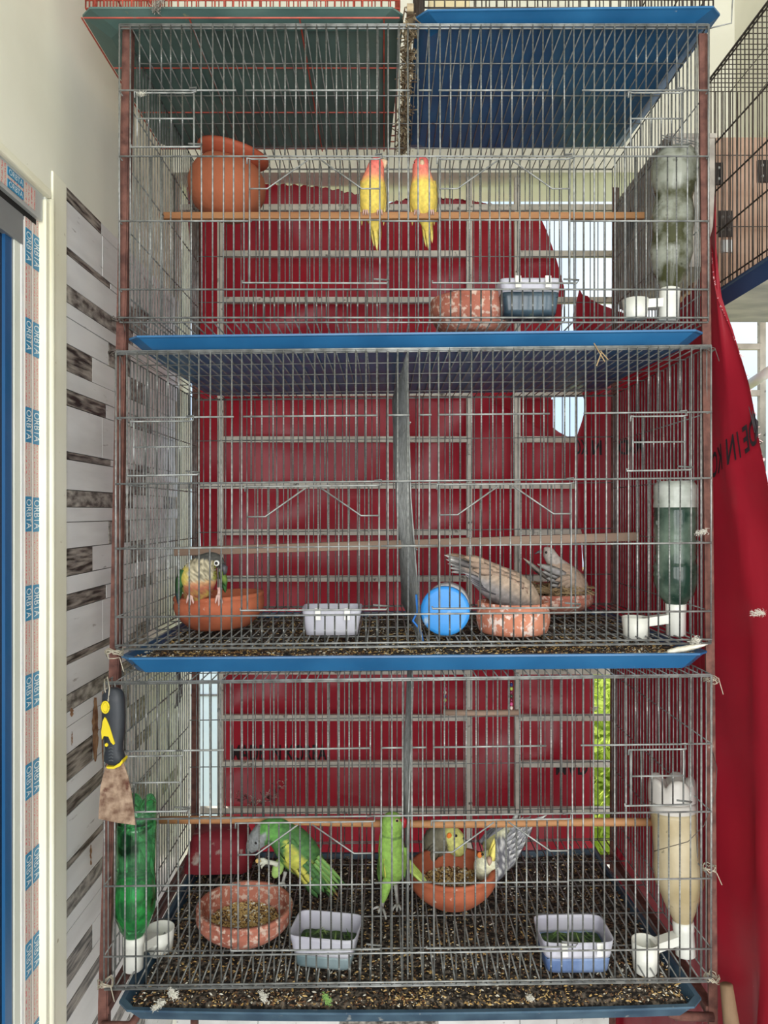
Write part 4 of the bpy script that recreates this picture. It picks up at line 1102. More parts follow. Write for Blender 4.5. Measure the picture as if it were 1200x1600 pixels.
# ------------------------------------------------------------------ birds
def mixc(a, b, t): t = max(0, min(1, t)); return tuple(x+(y-x)*t for x, y in zip(a, b))
def loft_bird(spine, Y, colf, sub=5, n=28):
    """spine rows: px, py, half width in px, depth half width in px, depth offset in m"""
    S = []
    m = len(spine)
    for i in range(m-1):
        a = spine[max(i-1, 0)]; b = spine[i]; c = spine[i+1]; d = spine[min(i+2, m-1)]
        for k in range(sub):
            t = k/sub
            S.append([.5*((2*b[q])+(c[q]-a[q])*t+(2*a[q]-5*b[q]+4*c[q]-d[q])*t*t+(3*b[q]-a[q]-3*c[q]+d[q])*t*t*t) for q in range(5)])
    S.append(list(spine[-1]))
    g = MB(); g.c = []
    P = [pt(s[0], s[1], Y)+Vector((0, s[4], 0)) for s in S]
    for i, s in enumerate(S):
        tn = (P[min(i+1, len(P)-1)]-P[max(i-1, 0)]); tn = Vector((tn.x, 0, tn.z))
        tn = tn.normalized() if tn.length > 1e-7 else Vector((0, 0, 1))
        nn = Vector((tn.z, 0, -tn.x)); a = max(s[2], .3)*Y/F; b = max(s[3], .3)*Y/F
        for k in range(n):
            t = 2*math.pi*k/n
            v = P[i]+nn*a*math.cos(t)+Vector((0, -1, 0))*b*math.sin(t)
            g.v.append(v)
            px = 600+v.x/(Y+s[4])*F; py = 800-(v.z-CAMZ)/(Y+s[4])*F
            g.c.append(lin(colf(px, py, math.sin(t))))
    for i in range(len(S)-1):
        for k in range(n): g.f.append((i*n+k, i*n+(k+1) % n, (i+1)*n+(k+1) % n, (i+1)*n+k))
    g.f.append(tuple(range(n))); g.f.append(tuple(reversed(range((len(S)-1)*n, len(S)*n))))
    return g
def blade(g, p0, p1, wd, col, tipcol=None, th=.0008, bow=Vector((0, 0, 0)), edge=None):
    """one feather: a thin leaf from p0 to p1"""
    p0 = Vector(p0); p1 = Vector(p1); d = (p1-p0); L_ = d.length; d.normalize(); view = Vector((0, -1, 0))
    s = d.cross(view).normalized() if abs(d.dot(view)) < .98 else d.cross(Vector((1, 0, 0))).normalized(); nrm = s.cross(d).normalized()
    N = 8; b = len(g.v); nv = 0
    for i in range(N+1):
        k = i/N; wdt = wd*(math.sin(math.pi*min(1, .18+k*.86))**.55 if k < .995 else .05); c = p0+d*L_*k+bow*math.sin(math.pi*k)
        for q, off in ((-1, 0), (0, th), (1, 0), (0, -th)):
            g.v.append(c+s*wdt*q*.5+nrm*off)
            cc = col if tipcol is None else mixc(col, tipcol, (k-.6)/.3)
            if edge is not None and q != 0: cc = edge
            g.c.append(lin(cc))
    for i in range(N):
        for q in range(4): g.f.append((b+i*4+q, b+i*4+(q+1) % 4, b+(i+1)*4+(q+1) % 4, b+(i+1)*4+q))
    g.f.append((b, b+1, b+2, b+3)); g.f.append((b+N*4+3, b+N*4+2, b+N*4+1, b+N*4))
def feathers(name, par, rows_, Y):
    g = MB(); g.c = []
    for r in rows_:
        (x0, y0, dy0), (x1, y1, dy1), wd, col = r[:4]
        tip = r[4] if len(r) > 4 else None; edge = r[5] if len(r) > 5 else None
        blade(g, pt(x0, y0, Y)+Vector((0, dy0, 0)), pt(x1, y1, Y)+Vector((0, dy1, 0)), wd*Y/F, col, tip, edge=edge)
    return g.build(name, M_feather, par, smooth=True)
M_eye = mat('black_eye', (10, 8, 8), rough=.08)
def eye(par, p, r, ring=None, rr=1.6):
    if ring: MB().ball(p, r*rr, 14, 9, (1, .6, 1)).build('eye_ring', mat('ring_%d_%d_%d' % ring, ring, rough=.6), par, smooth=True)
    MB().ball(Vector(p)+Vector((0, -r*rr*.45 if ring else 0, 0)), r, 12, 8).build('eye', M_eye, par, smooth=True)
def beak(par, path, rs, m_):
    return MB().tube(path, rs, 10).build('beak', m_, par, smooth=True)
def foot(par, hip, ankle, toes, m_, r=.0022, name='leg'):
    g = MB(); g.tube([hip, (Vector(hip)+Vector(ankle))/2+Vector((0, .002, 0)), ankle], [r*1.3, r, r], 8)
    for tp in toes:
        mid = (Vector(ankle)+Vector(tp))/2+Vector((0, -.001, .003)); g.tube([ankle, mid, tp, Vector(tp)+Vector((0, -.0015, -.003))], [r, r*.8, r*.6, r*.15], 6)
    return g.build(name, m_, par, smooth=True)
M_pinkfoot = mat('pink_foot', (196, 160, 150), (212, 180, 170), .6, scale=90)
M_greyfoot = mat('grey_foot', (140, 138, 134), (176, 174, 168), .6, scale=90)
M_horn = mat('pale_beak', (226, 196, 160), rough=.4)
M_greybeak = mat('grey_beak', (60, 60, 64), (88, 88, 92), .4, scale=60)
M_redbeak = mat('red_beak', (186, 40, 54), rough=.4)

# --- lovebirds
def lovebird(cx, label, turned):
    Y = PY1
    b = thing('lovebird', label, 'bird', tuple(pt(cx, 333, Y)), 'lovebirds on the top perch')
    o = cx-662
    def col(px, py, s):
        red = (226, 66, 58); org = (246, 128, 84); yel = (238, 206, 44); lo = yel
        px -= o
        if py < 264: c = mixc(red, (240, 96, 72), (py-246)/18)
        elif py < 278: c = mixc((240, 96, 72), org, (py-264)/14)
        elif py < 292: c = mixc(org, yel, (py-278)/12)
        else: c = mixc(yel, lo, (py-300)/40)
        return c
    if not turned:
        sp = [(657, 245.5, 1, 1, 0), (657.5, 247.5, 7, 7, 0), (658, 253, 11.5, 11, -.002), (658, 262, 13.5, 13, -.004), (658.5, 274, 14.5, 14.5, -.004), (660, 287, 17.5, 17, -.003), (661, 302, 20.5, 19, 0), (662, 317, 20.5, 19, .002), (664, 329, 17, 16, .006), (667, 340, 11.5, 11, .014), (669, 350, 7, 5, .02), (670, 356, 3, 2, .022)]
    else:
        sp = [(594, 246, 1, 1, 0), (592.5, 248, 6.5, 7, 0), (590.5, 254, 11, 11, -.003), (587.5, 263, 13, 13, -.004), (585, 275, 15.5, 14.5, -.004), (582.5, 288, 18.5, 17, -.003), (581.5, 302, 20, 19, 0), (582, 317, 19.5, 19, .002), (583, 329, 17, 16, .006), (585, 340, 11, 11, .014), (586, 350, 6.5, 5, .02), (587, 356, 3, 2, .022)]
        o = 0
    if turned:
        _c = col
        def col2(px, py, s): return _c(px, py, s)
        body = loft_bird(sp, Y, col2)
    else: body = loft_bird([(a+cx-662, *r) for a, *r in sp], Y, col)
    body.build('body', M_feather, b, smooth=True)
    yel = (232, 204, 60); pale = (240, 220, 110)
    tx = (672, 385) if not turned else (589, 384)
    bx_ = 667 if not turned else 585
    feathers('tail', b, [((bx_-5, 334, .016), (tx[0]-5, tx[1]-8, .03), 8, yel, pale), ((bx_, 334, .014), (tx[0], tx[1], .028), 10, yel, pale), ((bx_+5, 334, .016), (tx[0]+5, tx[1]-14, .03), 8, yel, pale)], Y)
    for sgn in (-1, 1):
        xw = (662 if not turned else 582)+sgn*17.5
        rows_ = [((xw-sgn*2, 284+4*k, -.004+.004*k), (xw+sgn*(1.5-k*.8), 334+6*k, .012+.004*k), 10, (236, 206, 58), (244, 224, 120), (222, 186, 40)) for k in range(3)]
        feathers('wing', b, rows_, Y)
    if not turned:
        beak(b, [pt(659, 251, Y-.014), pt(659.5, 256, Y-.019), pt(660, 262, Y-.016)], [.0042, .0046, .0012], M_horn)
        eye(b, pt(668.5, 255, Y-.0095), .0019, (236, 216, 206), 1.5); eye(b, pt(648, 255, Y-.0095), .0019, (236, 216, 206), 1.5)
    else:
        beak(b, [pt(597, 251, Y-.008), pt(602, 254, Y-.010), pt(601, 262, Y-.011)], [.0050, .0054, .0014], M_horn)
        eye(b, pt(593, 253, Y-.0125), .0019, (236, 216, 206), 1.5)
    zp = CAMZ+(800-338)/F*Y+.0062
    for sgn in (-1, 1):
        c = pt((662 if not turned else 582)+sgn*11, 333, Y)
        g = MB()
        g.tube([c+Vector((0, 0, .012)), Vector((c.x, Y-.004, zp+.003))], [.005, .0028], 8)
        for dx in (-.0035, .0005, .004): g.tube([Vector((c.x+dx*.3, Y-.003, zp+.002)), Vector((c.x+dx, Y-.0088, zp+.0015)), Vector((c.x+dx*1.2, Y-.0092, zp-.007))], [.0022, .002, .0010], 6)
        g.build('foot', M_pinkfoot, b, smooth=True)
lovebird(662, 'yellow lovebird with orange-red face sitting upright beside the other', False)
lovebird(582, 'yellow lovebird with orange face turning its head aside', True)

# --- conure on the orange bowl
Yc = cb[1]-.074
cn = thing('conure', 'green-winged conure with dark cap and pale scaled breast on the bowl rim', 'bird', tuple(pt(312, 934, Yc)))
def col(px, py, s):
    n1 = mnoise.noise(Vector((px*.55, py*.55, 0)))
    if py < 872+.09*(px-300) or (px > 339 and py < 887): c = mixc((66, 66, 62), (96, 94, 88), n1+.3)
    elif px > 336 and py < 905: c = (150, 150, 40) if n1 > -.1 else (96, 70, 40)
    elif px < 292 and py < 925: c = mixc((34, 92, 30), (214, 186, 40), (px-284)/10)
    elif py > 920: c = mixc((196, 170, 50), (150, 50, 34), .5+n1)
    elif py > 906: c = mixc((206, 160, 96), (176, 84, 44), (py-906)/12+.4*n1)
    else: c = mixc((206, 192, 156), (104, 96, 72), .35+1.3*n1)
    if px < 300 and 885 < py < 912: c = mixc(c, (218, 190, 44), .7)
    return c
sp = [(289, 944, 1, 1, .02), (290, 939, 8, 8, .018), (297, 930, 19, 18, .01), (304, 918, 26, 25, .005), (309, 906, 28.5, 26, 0), (315, 895, 27, 25, -.003), (322, 885, 22.5, 21, -.004), (330, 878, 16.5, 17, -.004), (337, 876.5, 13, 14, -.004), (344, 878, 9, 10, -.003), (349, 880, 4, 5, -.002), (351, 881, 1, 1, 0)]
loft_bird(sp, Yc, col).build('body', M_feather, cn, smooth=True)
gr_ = (36, 96, 34)
feathers('wing', cn, [((292, 890, -.018), (279, 925, -.012), 16, gr_, (28, 70, 40)), ((288, 897, -.012), (277, 934, -.004), 13, (44, 112, 40), (30, 60, 70)), ((284, 905, -.006), (276, 944, .006), 11, (40, 104, 36), (34, 50, 84))], Yc)
feathers('wing', cn, [((345, 893, .004), (351, 918, .012), 12, (110, 140, 36), gr_), ((346, 900, .008), (349, 928, .016), 10, gr_)], Yc)
feathers('tail', cn, [((288, 930, .02), (277, 968, .05), 9, (110, 40, 34), (70, 30, 30)), ((293, 932, .02), (286, 972, .05), 9, (120, 44, 36), (70, 30, 30))], Yc)
beak(cn, [pt(346, 884, Yc-.004), pt(351, 888, Yc-.006), pt(351.5, 895, Yc-.006), pt(349, 899, Yc-.005)], [.0062, .006, .0035, .0008], M_greybeak)
eye(cn, pt(338.5, 880, Yc-.0185), .0026, (228, 226, 222), 1.9)
for px in (297, 342):
    foot(cn, pt(px, 918, Yc-.004), pt(px, 929, Yc-.010), [pt(px-5, 940, Yc-.012), pt(px, 944, Yc-.013), pt(px+5, 941, Yc-.012)], M_pinkfoot, .0028)
# --- doves
Yd = 1.245
d1 = thing('dove', 'tan dove bending its head into the flaking clay dish', 'bird', tuple(pt(800, 960, Yd)))
def col(px, py, s):
    t_ = (px-740)/110; base = mixc((172, 146, 122), (190, 165, 140), t_)
    und = mixc((146, 142, 144), (176, 162, 152), t_)
    ax = 895+(px-760)*.5
    c = mixc(base, und, (py-ax-4)/14)
    return mixc(c, tuple(v*.8 for v in c), .5+mnoise.noise(Vector((px*.2, py*.35, 2))))
sp = [(716, 877, 2, 2, .01), (724, 881, 8, 8, .008), (738, 889, 14.5, 15, .004), (756, 900, 22.5, 22, 0), (777, 912, 28.5, 28, 0), (798, 922, 30, 29, 0), (817, 932, 25.5, 25, 0), (829, 942, 18, 18, 0), (836, 951, 13.5, 13, .002), (839, 960, 11.5, 11, .004), (839, 968, 8, 8, .006), (838, 973, 2, 2, .006)]
loft_bird(sp, Yd, col).build('body', M_feather, d1, smooth=True)
gy = (112, 108, 106); wt = (196, 192, 188)
feathers('tail', d1, [((738, 884+2*k, -.006+.003*k), (694+3*k, 867+7*k, .004*k), 9, gy, wt, (150, 146, 142)) for k in range(5)]+[((742, 886, -.01), (700, 872, -.006), 10, (96, 90, 88), wt)], Yd)
tanr = [(150, 122, 100), (160, 132, 108), (142, 116, 96)]
rows_ = []
for k in range(5):
    for j in range(4):
        x0 = 802-12*k+6*j; y0 = 897+2*j*4-5*k; rows_.append(((x0, y0, -.0285+.0008*k+.002*abs(j-2)), (x0-30, y0-8+2*j, -.024+.0015*k+.002*abs(j-2)), 13, tanr[(k+j) % 3], None, tuple(v+24 for v in tanr[(k+j) % 3])))
feathers('wing', d1, rows_+[((772, 915+3*k, -.026), (722+4*k, 893+5*k, -.012), 9, (104, 100, 104), (150, 146, 148)) for k in range(4)], Yd)
feathers('wing', d1, [((790-14*k, 893-4*k, .012+.004*k), (752-14*k, 880-3*k, .014), 14, tanr[k % 3]) for k in range(5)], Yd)
eye(d1, pt(829, 945, Yd-.0185), .0024, (196, 180, 160), 1.4)
beak(d1, [pt(838, 970, Yd-.002), pt(836, 980, Yd-.004)], [.004, .001], M_greybeak)
foot(d1, pt(806, 945, Yd), pt(808, 965, Yd+.0), [pt(803, 970, Yd-.012), pt(808, 971, Yd-.014), pt(813, 970, Yd-.012)], mat('red_foot', (150, 70, 70), rough=.6), .0028)
Y2 = 1.455
d2 = thing('dove', 'brown dove sitting on the straw nest with its head up', 'bird', tuple(pt(890, 945, Y2)))
def col(px, py, s):
    if py < 880: return (172, 160, 150)
    c = (160, 134, 112)
    if px < 868 and py > 890: c = (136, 134, 138)
    return c
sp = [(898, 950, 2, 2, 0), (898, 944, 16, 16, 0), (895, 930, 26, 25, 0), (889, 914, 27, 25, 0), (880, 899, 22, 21, -.002), (871, 886, 15.5, 15, -.003), (864, 876, 11.5, 11, -.004), (859, 868, 10.5, 10.5, -.004), (855, 861.5, 9, 9, -.004), (851, 857.5, 4.5, 5, -.004), (849, 856.5, 1, 1, -.004)]
loft_bird(sp, Y2, col).build('body', M_feather, d2, smooth=True)
feathers('wing', d2, [((878, 897+5*k, -.028+.001*k), (836+7*k, 880+11*k, -.02), 13, (136, 132, 132), (156, 152, 148), (166, 160, 152)) for k in range(4)]+[((886, 900+5*k, -.031), (862+4*k, 905+9*k, -.03), 12, (156, 130, 108), None, (178, 154, 132)) for k in range(3)], Y2)
feathers('wing', d2, [((905, 905, .0), (918, 938, .004), 14, (152, 126, 106)), ((902, 912, -.01), (912, 943, -.004), 14, (156, 130, 108))], Y2)
feathers('tail', d2, [((858, 905, -.006), (818+4*k, 872+5*k, .004), 8, (140, 130, 120), (176, 166, 150)) for k in range(3)], Y2)
eye(d2, pt(853, 863, Y2-.0165), .0024, (170, 150, 140), 1.4)
beak(d2, [pt(846, 861, Y2-.006), pt(840, 863, Y2-.007), pt(835.5, 865.5, Y2-.007)], [.0034, .0024, .0008], M_greybeak)

# --- grey-headed green parrot
Yp = 1.335
pr = thing('parrot', 'green parrot with grey head and yellow flank holding food', 'bird', tuple(pt(440, 1385, Yp)))
def col(px, py, s):
    n1 = mnoise.noise(Vector((px*.3, py*.3, 0)))
    if px < 419-.25*(py-1300) and not (py < 1295 and px > 408): return mixc((152, 156, 156), (112, 116, 118),   .4+n1)
    if py < 1306 and px < 442: return mixc((92, 170, 50), (60, 120, 40), .3+n1)
    if 447 < px < 492 and abs(py-(1328+(px-455)*.85)) < 20: return mixc((202, 194, 40), (130, 150, 40), .3+n1)
    return mixc((48, 104, 44), (82, 140, 52), .4+n1)
sp = [(524, 1394, 1, 1, .02), (514, 1385, 7, 7, .018), (500, 1372, 15, 15, .012), (484, 1353, 24, 23, .005), (469, 1335, 29.5, 28, 0), (454, 1317, 28, 27, 0), (440, 1303, 23, 23, -.002), (427, 1297, 19.5, 20, -.003), (414, 1300, 17.5, 18, -.004), (404, 1309, 15.5, 16, -.004), (396, 1319, 11.5, 12, -.004), (391, 1327, 6.5, 7, -.003), (388.5, 1331, 2, 2, 0)]
loft_bird(sp, Yp, col).build('body', M_feather, pr, smooth=True)
g1 = (52, 104, 46); g2 = (82, 142, 58); g3 = (40, 84, 44)
rows_ = []
for k in range(6):
    for j in range(4):
        x0 = 446+8*k+5*j-4; y0 = 1300+11*k-4*j+4
        yel = 2 <= k <= 4 and j < 2
        rows_.append(((x0, y0+10, -.030+.001*abs(j-1)), (x0+16, y0+34, -.027+.001*k), 12, (198, 190, 44) if yel else (g1 if (k+j) % 2 else g3), None, (170, 176, 60) if yel else g2))
rows_ += [((486+3*k, 1352-6*k, -.026), (521+4*k, 1396-5*k, -.008), 9, g2, (100, 160, 64), (150, 186, 84)) for k in range(5)]
feathers('wing', pr, rows_, Yp)
feathers('wing', pr, [((470+6*k, 1308+9*k, .012), (500+6*k, 1350+8*k, .016), 14, g3, None, g1) for k in range(5)], Yp)
feathers('tail', pr, [((498, 1368, .0), (514, 1407, .012), 9, g2, (70, 120, 60)), ((503, 1370, .004), (527, 1408, .016), 9, g2, (206, 150, 80)), ((506, 1366, .006), (543, 1394, .02), 10, g1, g3), ((508, 1364, .01), (536, 1386, .02), 10, g3), ((502, 1372, -.002), (520, 1403, .008), 8, (110, 170, 60))], Yp)
beak(pr, [pt(391, 1325, Yp-.006), pt(388, 1330, Yp-.009), pt(387.5, 1335, Yp-.009), pt(390, 1338, Yp-.008)], [.0066, .006, .0036, .0008], M_greybeak)
eye(pr, pt(400, 1316.5, Yp-.0205), .0024, (176, 176, 166), 1.4)
foot(pr, pt(446, 1362, Yp-.012), pt(442, 1379, Yp-.014), [pt(435, 1386, Yp-.022), pt(439, 1389, Yp-.022), pt(446, 1386, Yp-.02)], M_greyfoot, .003)
g = MB(); g.c = []
th = loft_bird([(441, 1338, 1, 1, 0), (439, 1342, 7, 7, -.016), (436, 1350, 8.5, 8, -.022), (432, 1357, 5, 5, -.026), (430, 1359, 1, 1, -.026)], Yp, lambda a, b, s: (150, 186, 84)); th.build('thigh', M_feather, pr, smooth=True)
foot(pr, pt(434, 1351, Yp-.024), pt(418, 1347, Yp-.03), [pt(404, 1343, Yp-.03), pt(404, 1351, Yp-.032), pt(409, 1354, Yp-.03)], mat('pale_foot', (196, 196, 180), rough=.7), .004)
MB().ball(pt(403, 1345, Yp-.034), .005, 10, 7, (1, .8, .8)).build('food_morsel', mat('corn', (214, 178, 110), rough=.7), pr, smooth=True)

# --- ringneck parakeet
Yr = 1.30
rn_ = thing('parakeet', 'lime green ringneck parakeet with red beak standing by the divider', 'bird', tuple(pt(604, 1425, Yr)))
def col(px, py, s):
    n1 = mnoise.noise(Vector((px*.3, py*.3, 4)))
    c = mixc((150, 196, 62), (132, 182, 54), .5+.5*n1)
    if abs(py-1303-.1*(px-612)) < 1.6: c = mixc(c, (90, 130, 50), .7)
    return c
sp = [(614, 1269, 1, 1, 0), (614, 1271.5, 9, 9, 0), (613.5, 1277, 15, 14.5, -.002), (613, 1286, 17.5, 17, -.003), (611.5, 1297, 16.5, 16.5, -.002), (611, 1310, 18.5, 18, 0), (612, 1328, 21, 20, .002), (613.5, 1346, 22, 21, .004), (614, 1362, 20, 19, .006), (613, 1375, 15, 14, .01), (612, 1385, 9, 9, .014), (612, 1391, 3, 3, .016)]
loft_bird(sp, Yr, col).build('body', M_feather, rn_, smooth=True)
lg = (128, 182, 54)
feathers('wing', rn_, [((598, 1318+5*k, -.010+.003*k), (598-2*k, 1372+4*k, .004+.003*k), 13, lg, (112, 164, 52), (104, 156, 50)) for k in range(4)]+[((601, 1335, -.016), (602, 1368, -.012), 4, (214, 212, 60))], Yr)
feathers('wing', rn_, [((632, 1322+6*k, -.006+.003*k), (632, 1366+4*k, .004), 11, (140, 192, 64), (100, 156, 50)) for k in range(3)], Yr)
feathers('tail', rn_, [((630, 1342+3*k, .012-.003*k), (676-3*k, 1386-2*k, -.014), 10-k, (176, 200, 70), (190, 196, 150)) for k in range(4)], Yr)
beak(rn_, [pt(627, 1279, Yr-.006), pt(632, 1283, Yr-.008), pt(632, 1291, Yr-.008), pt(629, 1295, Yr-.007)], [.0062, .006, .0034, .0008], M_redbeak)
eye(rn_, pt(620.5, 1282, Yr-.0165), .0022, (226, 190, 160), 1.5)
foot(rn_, pt(604, 1380, Yr-.006), pt(597, 1418, Yr-.006), [pt(581, 1421, Yr-.016), pt(592, 1424, Yr-.022), pt(603, 1434, Yr-.024)], M_greyfoot, .003)
th = loft_bird([(608, 1366, 2, 2, 0), (605, 1376, 8, 8, -.004), (602, 1390, 6.5, 6, -.006), (599.5, 1402, 4, 4, -.006), (598, 1408, 1.5, 1.5, -.006)], Yr, lambda a, b, s: (136, 184, 56)); th.build('thigh', M_feather, rn_, smooth=True)
foot(rn_, pt(618, 1382, Yr), pt(621, 1414, Yr+.006), [pt(614, 1420, Yr-.004), pt(620, 1422, Yr-.006), pt(626, 1420, Yr-.004)], M_greyfoot, .003)

# --- cockatiels
Yk = br_[1]+.078
k1 = thing('cockatiel', 'grey cockatiel with yellow face and orange cheek behind the deep bowl', 'bird', tuple(pt(700, 1340, Yk)))
def col(px, py, s):
    n1 = mnoise.noise(Vector((px*.3, py*.3, 9)))
    if px > 697+.2*(py-1310): return mixc((208, 204, 96), (170, 172, 84), .3+n1)
    return mixc((128, 122, 96), (100, 96, 80), .4+n1)
sp = [(676, 1345, 2, 2, .01), (677, 1338, 14, 14, .01), (680, 1325, 21, 20, .006), (686, 1311, 22, 21, .002), (695, 1303, 19.5, 20, -.004), (705, 1306, 18, 18, -.010), (712, 1315, 17, 17, -.014), (716, 1325, 11.5, 12, -.016), (718, 1331, 3, 3, -.016)]
loft_bird(sp, Yk, col).build('body', M_feather, k1, smooth=True)
MB().ball(pt(702, 1307, Yk-.0275), .0066, 12, 8, (.8, .35, 1.1)).build('cheek_patch', mat('orange_cheek', (218, 120, 44), rough=.8), k1, smooth=True)
eye(k1, pt(712.5, 1306, Yk-.0275), .0028)
beak(k1, [pt(722, 1311, Yk-.020), pt(726, 1315, Yk-.023), pt(724, 1322, Yk-.023)], [.0052, .005, .0010], M_greybeak)
feathers('crest', k1, [((700, 1290, -.01), (684-3*k, 1280+3*k, -.004), 4, (170, 168, 90), (140, 136, 96)) for k in range(3)], Yk)
feathers('wing', k1, [((682, 1310+6*k, -.022), (664+2*k, 1338+4*k, -.010), 14, (112, 106, 88), (136, 130, 110), (146, 142, 120)) for k in range(3)], Yk)
feathers('wing', k1, [((700, 1318+5*k, .02), (706, 1340+3*k, .024), 12, (112, 106, 88)) for k in range(2)], Yk)
feathers('tail', k1, [((674, 1335, .014), (664, 1375, .03), 9, (112, 106, 88), (160, 156, 120)), ((678, 1337, .014), (672, 1378, .03), 9, (120, 114, 94))], Yk)
zr_ = br_[2]+.062
foot(k1, pt(690, 1330, Yk-.004), Vector((pt(690, 1330, Yk).x, Yk-.006, zr_+.004)), [Vector((pt(684, 0, Yk).x, Yk-.014, zr_-.002)), Vector((pt(691, 0, Yk).x, Yk-.015, zr_-.003)), Vector((pt(697, 0, Yk).x, Yk-.014, zr_-.002))], M_pinkfoot, .0026)

Yq = br_[1]+.02
k2 = thing('cockatiel', 'pearl-spotted cockatiel with tall yellow crest and white tail', 'bird', tuple(pt(770, 1385, Yq)))
def col(px, py, s):
    n1 = mnoise.noise(Vector((px*.42, py*.42, 6)))
    if px > 772 and py > 1296+.2*(800-px): return (226, 226, 222) if n1 > .12 else (112, 112, 120)
    if py < 1336 and px < 772: return mixc((196, 190, 110), (164, 164, 118), .4+n1)
    return mixc((228, 226, 196), (206, 204, 160), .4+n1)
sp = [(816, 1303, 2, 2, .06), (808, 1309, 10, 10, .052), (797, 1319, 19, 18, .040), (784, 1332, 26, 24, .022), (772, 1343, 28, 26, .004), (762, 1348, 25, 24, -.012), (757, 1343, 20, 20, -.024), (757, 1334, 17.5, 18, -.030), (759, 1325, 13, 13, -.032), (761, 1318, 6, 6, -.032), (762, 1315, 1, 1, -.032)]
loft_bird(sp, Yq, col).build('body', M_feather, k2, smooth=True)
wsp = []
for k in range(5):
    for j in range(4):
        x0 = 776+7*k+5*j; y0 = 1352-9*k-1*j+6*(j-1.5)
        wsp.append(((x0, y0, .000+.006*k), (x0+20, y0-16, .008+.008*k), 11, (96, 96, 104) if (k+j) % 2 else (120, 120, 128), (230, 230, 226), (206, 206, 206)))
feathers('wing', k2, wsp, Yq)
feathers('wing', k2, [((752+6*k, 1322-2*k, .012), (782+8*k, 1302-2*k, .04), 11, (120, 120, 126), (210, 210, 206)) for k in range(3)], Yq)
wh = (224, 224, 218)
feathers('tail', k2, [((800, 1316, .026), (864, 1291, .05), 13, wh, (236, 236, 226), (196, 196, 196)), ((802, 1310, .03), (820, 1288, .06), 13, wh), ((796, 1312, .04), (842, 1300, .07), 9, (206, 206, 200)), ((798, 1322, .035), (846, 1303, .06), 9, (170, 170, 172), wh)], Yq)
feathers('crest', k2, [((761, 1328, -.044), (767+1.2*k, 1297+4*abs(k-1), -.034), 11, (232, 214, 70), (240, 222, 80)) for k in range(3)]+[((763, 1326, -.048), (769, 1303, -.040), 11, (236, 218, 84))], Yq)
MB().ball(pt(749.5, 1336, Yq-.0455), .0056, 12, 8, (.8, .4, 1)).build('cheek_patch', mat('orange_cheek2', (206, 116, 52), rough=.8), k2, smooth=True)
eye(k2, pt(754, 1335, Yq-.0475), .0024)
beak(k2, [pt(764, 1340, Yq-.048), pt(765, 1346, Yq-.053), pt(764, 1353, Yq-.049)], [.0050, .0048, .0010], mat('pinkgrey_beak', (186, 156, 136), rough=.5))
feathers('breast_edge', k2, [((752+5*k, 1352, -.03), (750+6*k, 1368, -.026), 9, (226, 224, 200)) for k in range(3)], Yq)
foot(k2, pt(766, 1362, Yq-.006), pt(768, 1374, Yq+.004), [pt(762, 1380, Yq-.004), pt(768, 1382, Yq-.006), pt(774, 1380, Yq-.004)], M_pinkfoot, .0026)

# tray brackets of the rack, a bent wire, a stray quill and straws
MB().tube([(-.43, 1.120, .718), (-.385, 1.118, .720), (-.368, 1.15, .738), (-.366, 1.20, .742)], .0065, 10).build('bracket', M_rust, rack, smooth=True)
MB().tube([(.503, 1.125, .728), (.445, 1.122, .732), (.432, 1.115, .742)], .0065, 10).build('bracket', M_rust, rack, smooth=True)
tag(MB().tube([pt(1147, -30, 1.13), pt(1144, 10, 1.13), pt(1143, 36, 1.13), pt(1118, 42, 1.135), pt(1106, 45, 1.15)], .0011, 6).build('bent_wire', M_wire, None, pt(1143, 36, 1.13), smooth=True), 'bent grey wire sticking out beside the blue tray above the stack', 'wire')
g = MB(); g.c = []
blade(g, pt(1043, 1019, 1.112), pt(1106, 1007, 1.108), .010, (206, 198, 178), (226, 222, 206))
tag(g.build('quill_feather', M_feather, None, pt(1075, 1013, 1.11), smooth=True), 'long pale quill feather caught at the corner of the dove cage', 'feather', 'loose feathers on the cages')
g = MB()
for a, b in (((928, 536), (945, 565)), ((940, 550), (932, 572)), ((938, 548), (950, 562))): g.seg(pt(*a, 1.124), pt(*b, 1.124), .001, 5)
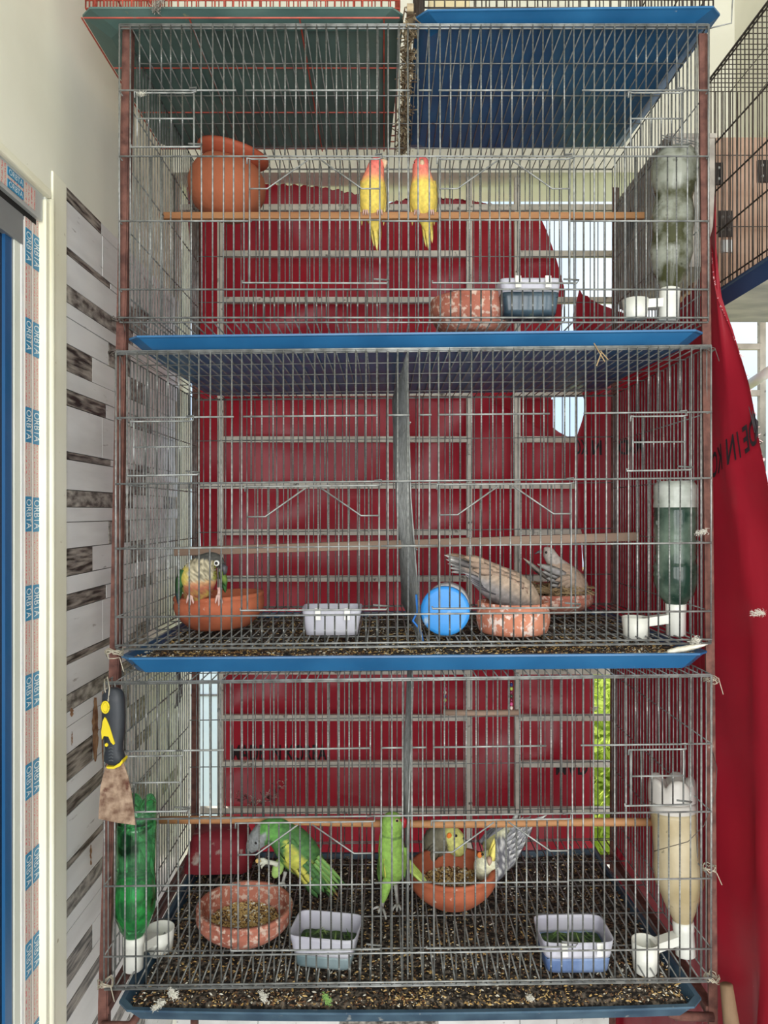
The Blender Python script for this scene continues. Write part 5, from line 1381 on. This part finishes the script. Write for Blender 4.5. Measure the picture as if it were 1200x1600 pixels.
tag(g.build('straw', M_straw, None, pt(938, 550, 1.124)), 'dry straw tangled in the front of the dove cage', 'straw')

# torn, frayed patch low on the tarpaulin
g = MB(); rn = random.Random(21)
for i in range(150):
    k = rn.random(); px = 372+72*k+rn.gauss(0, 5); py = interp([(0, 1243), (.4, 1256), (.7, 1246), (1, 1218)], k)+rn.gauss(0, 5)
    p = back_tarp(px, py)+Vector((0, -.004, 0)); d = Vector((rn.gauss(0, 1), -.3*rn.random(), rn.gauss(0, 1))).normalized()*rn.uniform(.003, .010)
    g.seg(p, p+d, .0009, 3)
g.build('frayed_tear', mat('tear_threads', (58, 38, 38), (206, 186, 176), .9, scale=60, lo=.45, hi=.6), tarp, kind='stuff')
# rust streaks on the wall tiles beside the rack
M_streak = mat('rust_streak', (116, 74, 46), (176, 136, 100), .9, scale=60)
for px0, px1, py0, py1, sd in ((142, 156, 1090, 1190, 1), (157, 166, 1080, 1205, 2), (111, 114, 1143, 1165, 3), (108, 116, 1106, 1120, 4), (140, 144, 1320, 1352, 5)):
    g = MB(); n = 16
    for i in range(n+1):
        k = i/n; py = py0+(py1-py0)*k; wv = math.sin(math.pi*min(1, .08+k*.9))**.5
        for e in (-1, 1):
            px = (px0+px1)/2+e*(px1-px0)/2*wv*(.55+.45*abs(mnoise.noise(Vector((k*9, e*3, sd)))) )+1.5*mnoise.noise(Vector((k*5, sd, e)))
            X = XW+.0018; Yw = -X*F/(600-px); g.v.append(Vector((X, Yw, CAMZ+(800-py)/F*Yw)))
    for i in range(n): g.f.append((2*i, 2*i+1, 2*i+3, 2*i+2))
    g.build('rust_streak', M_streak, wall_left)

# dark algae water left in the green bottle
gb = [o for o in bpy.data.objects if o.get('label', '').startswith('green plastic bottle')][0]
a_, b_ = pt(209, 1472, 1.165), pt(214, 1246, 1.175)
g = MB(); g.tube([a_.lerp(b_, k) for k in (.10, .16, .22, .32, .42, .46)], [.012, .022, .027, .028, .025, .022], 24)
g.build('algae_water', mat('algae_water', (14, 56, 34), (70, 176, 96), .3, scale=30, lo=.42, hi=.6), gb, smooth=True)
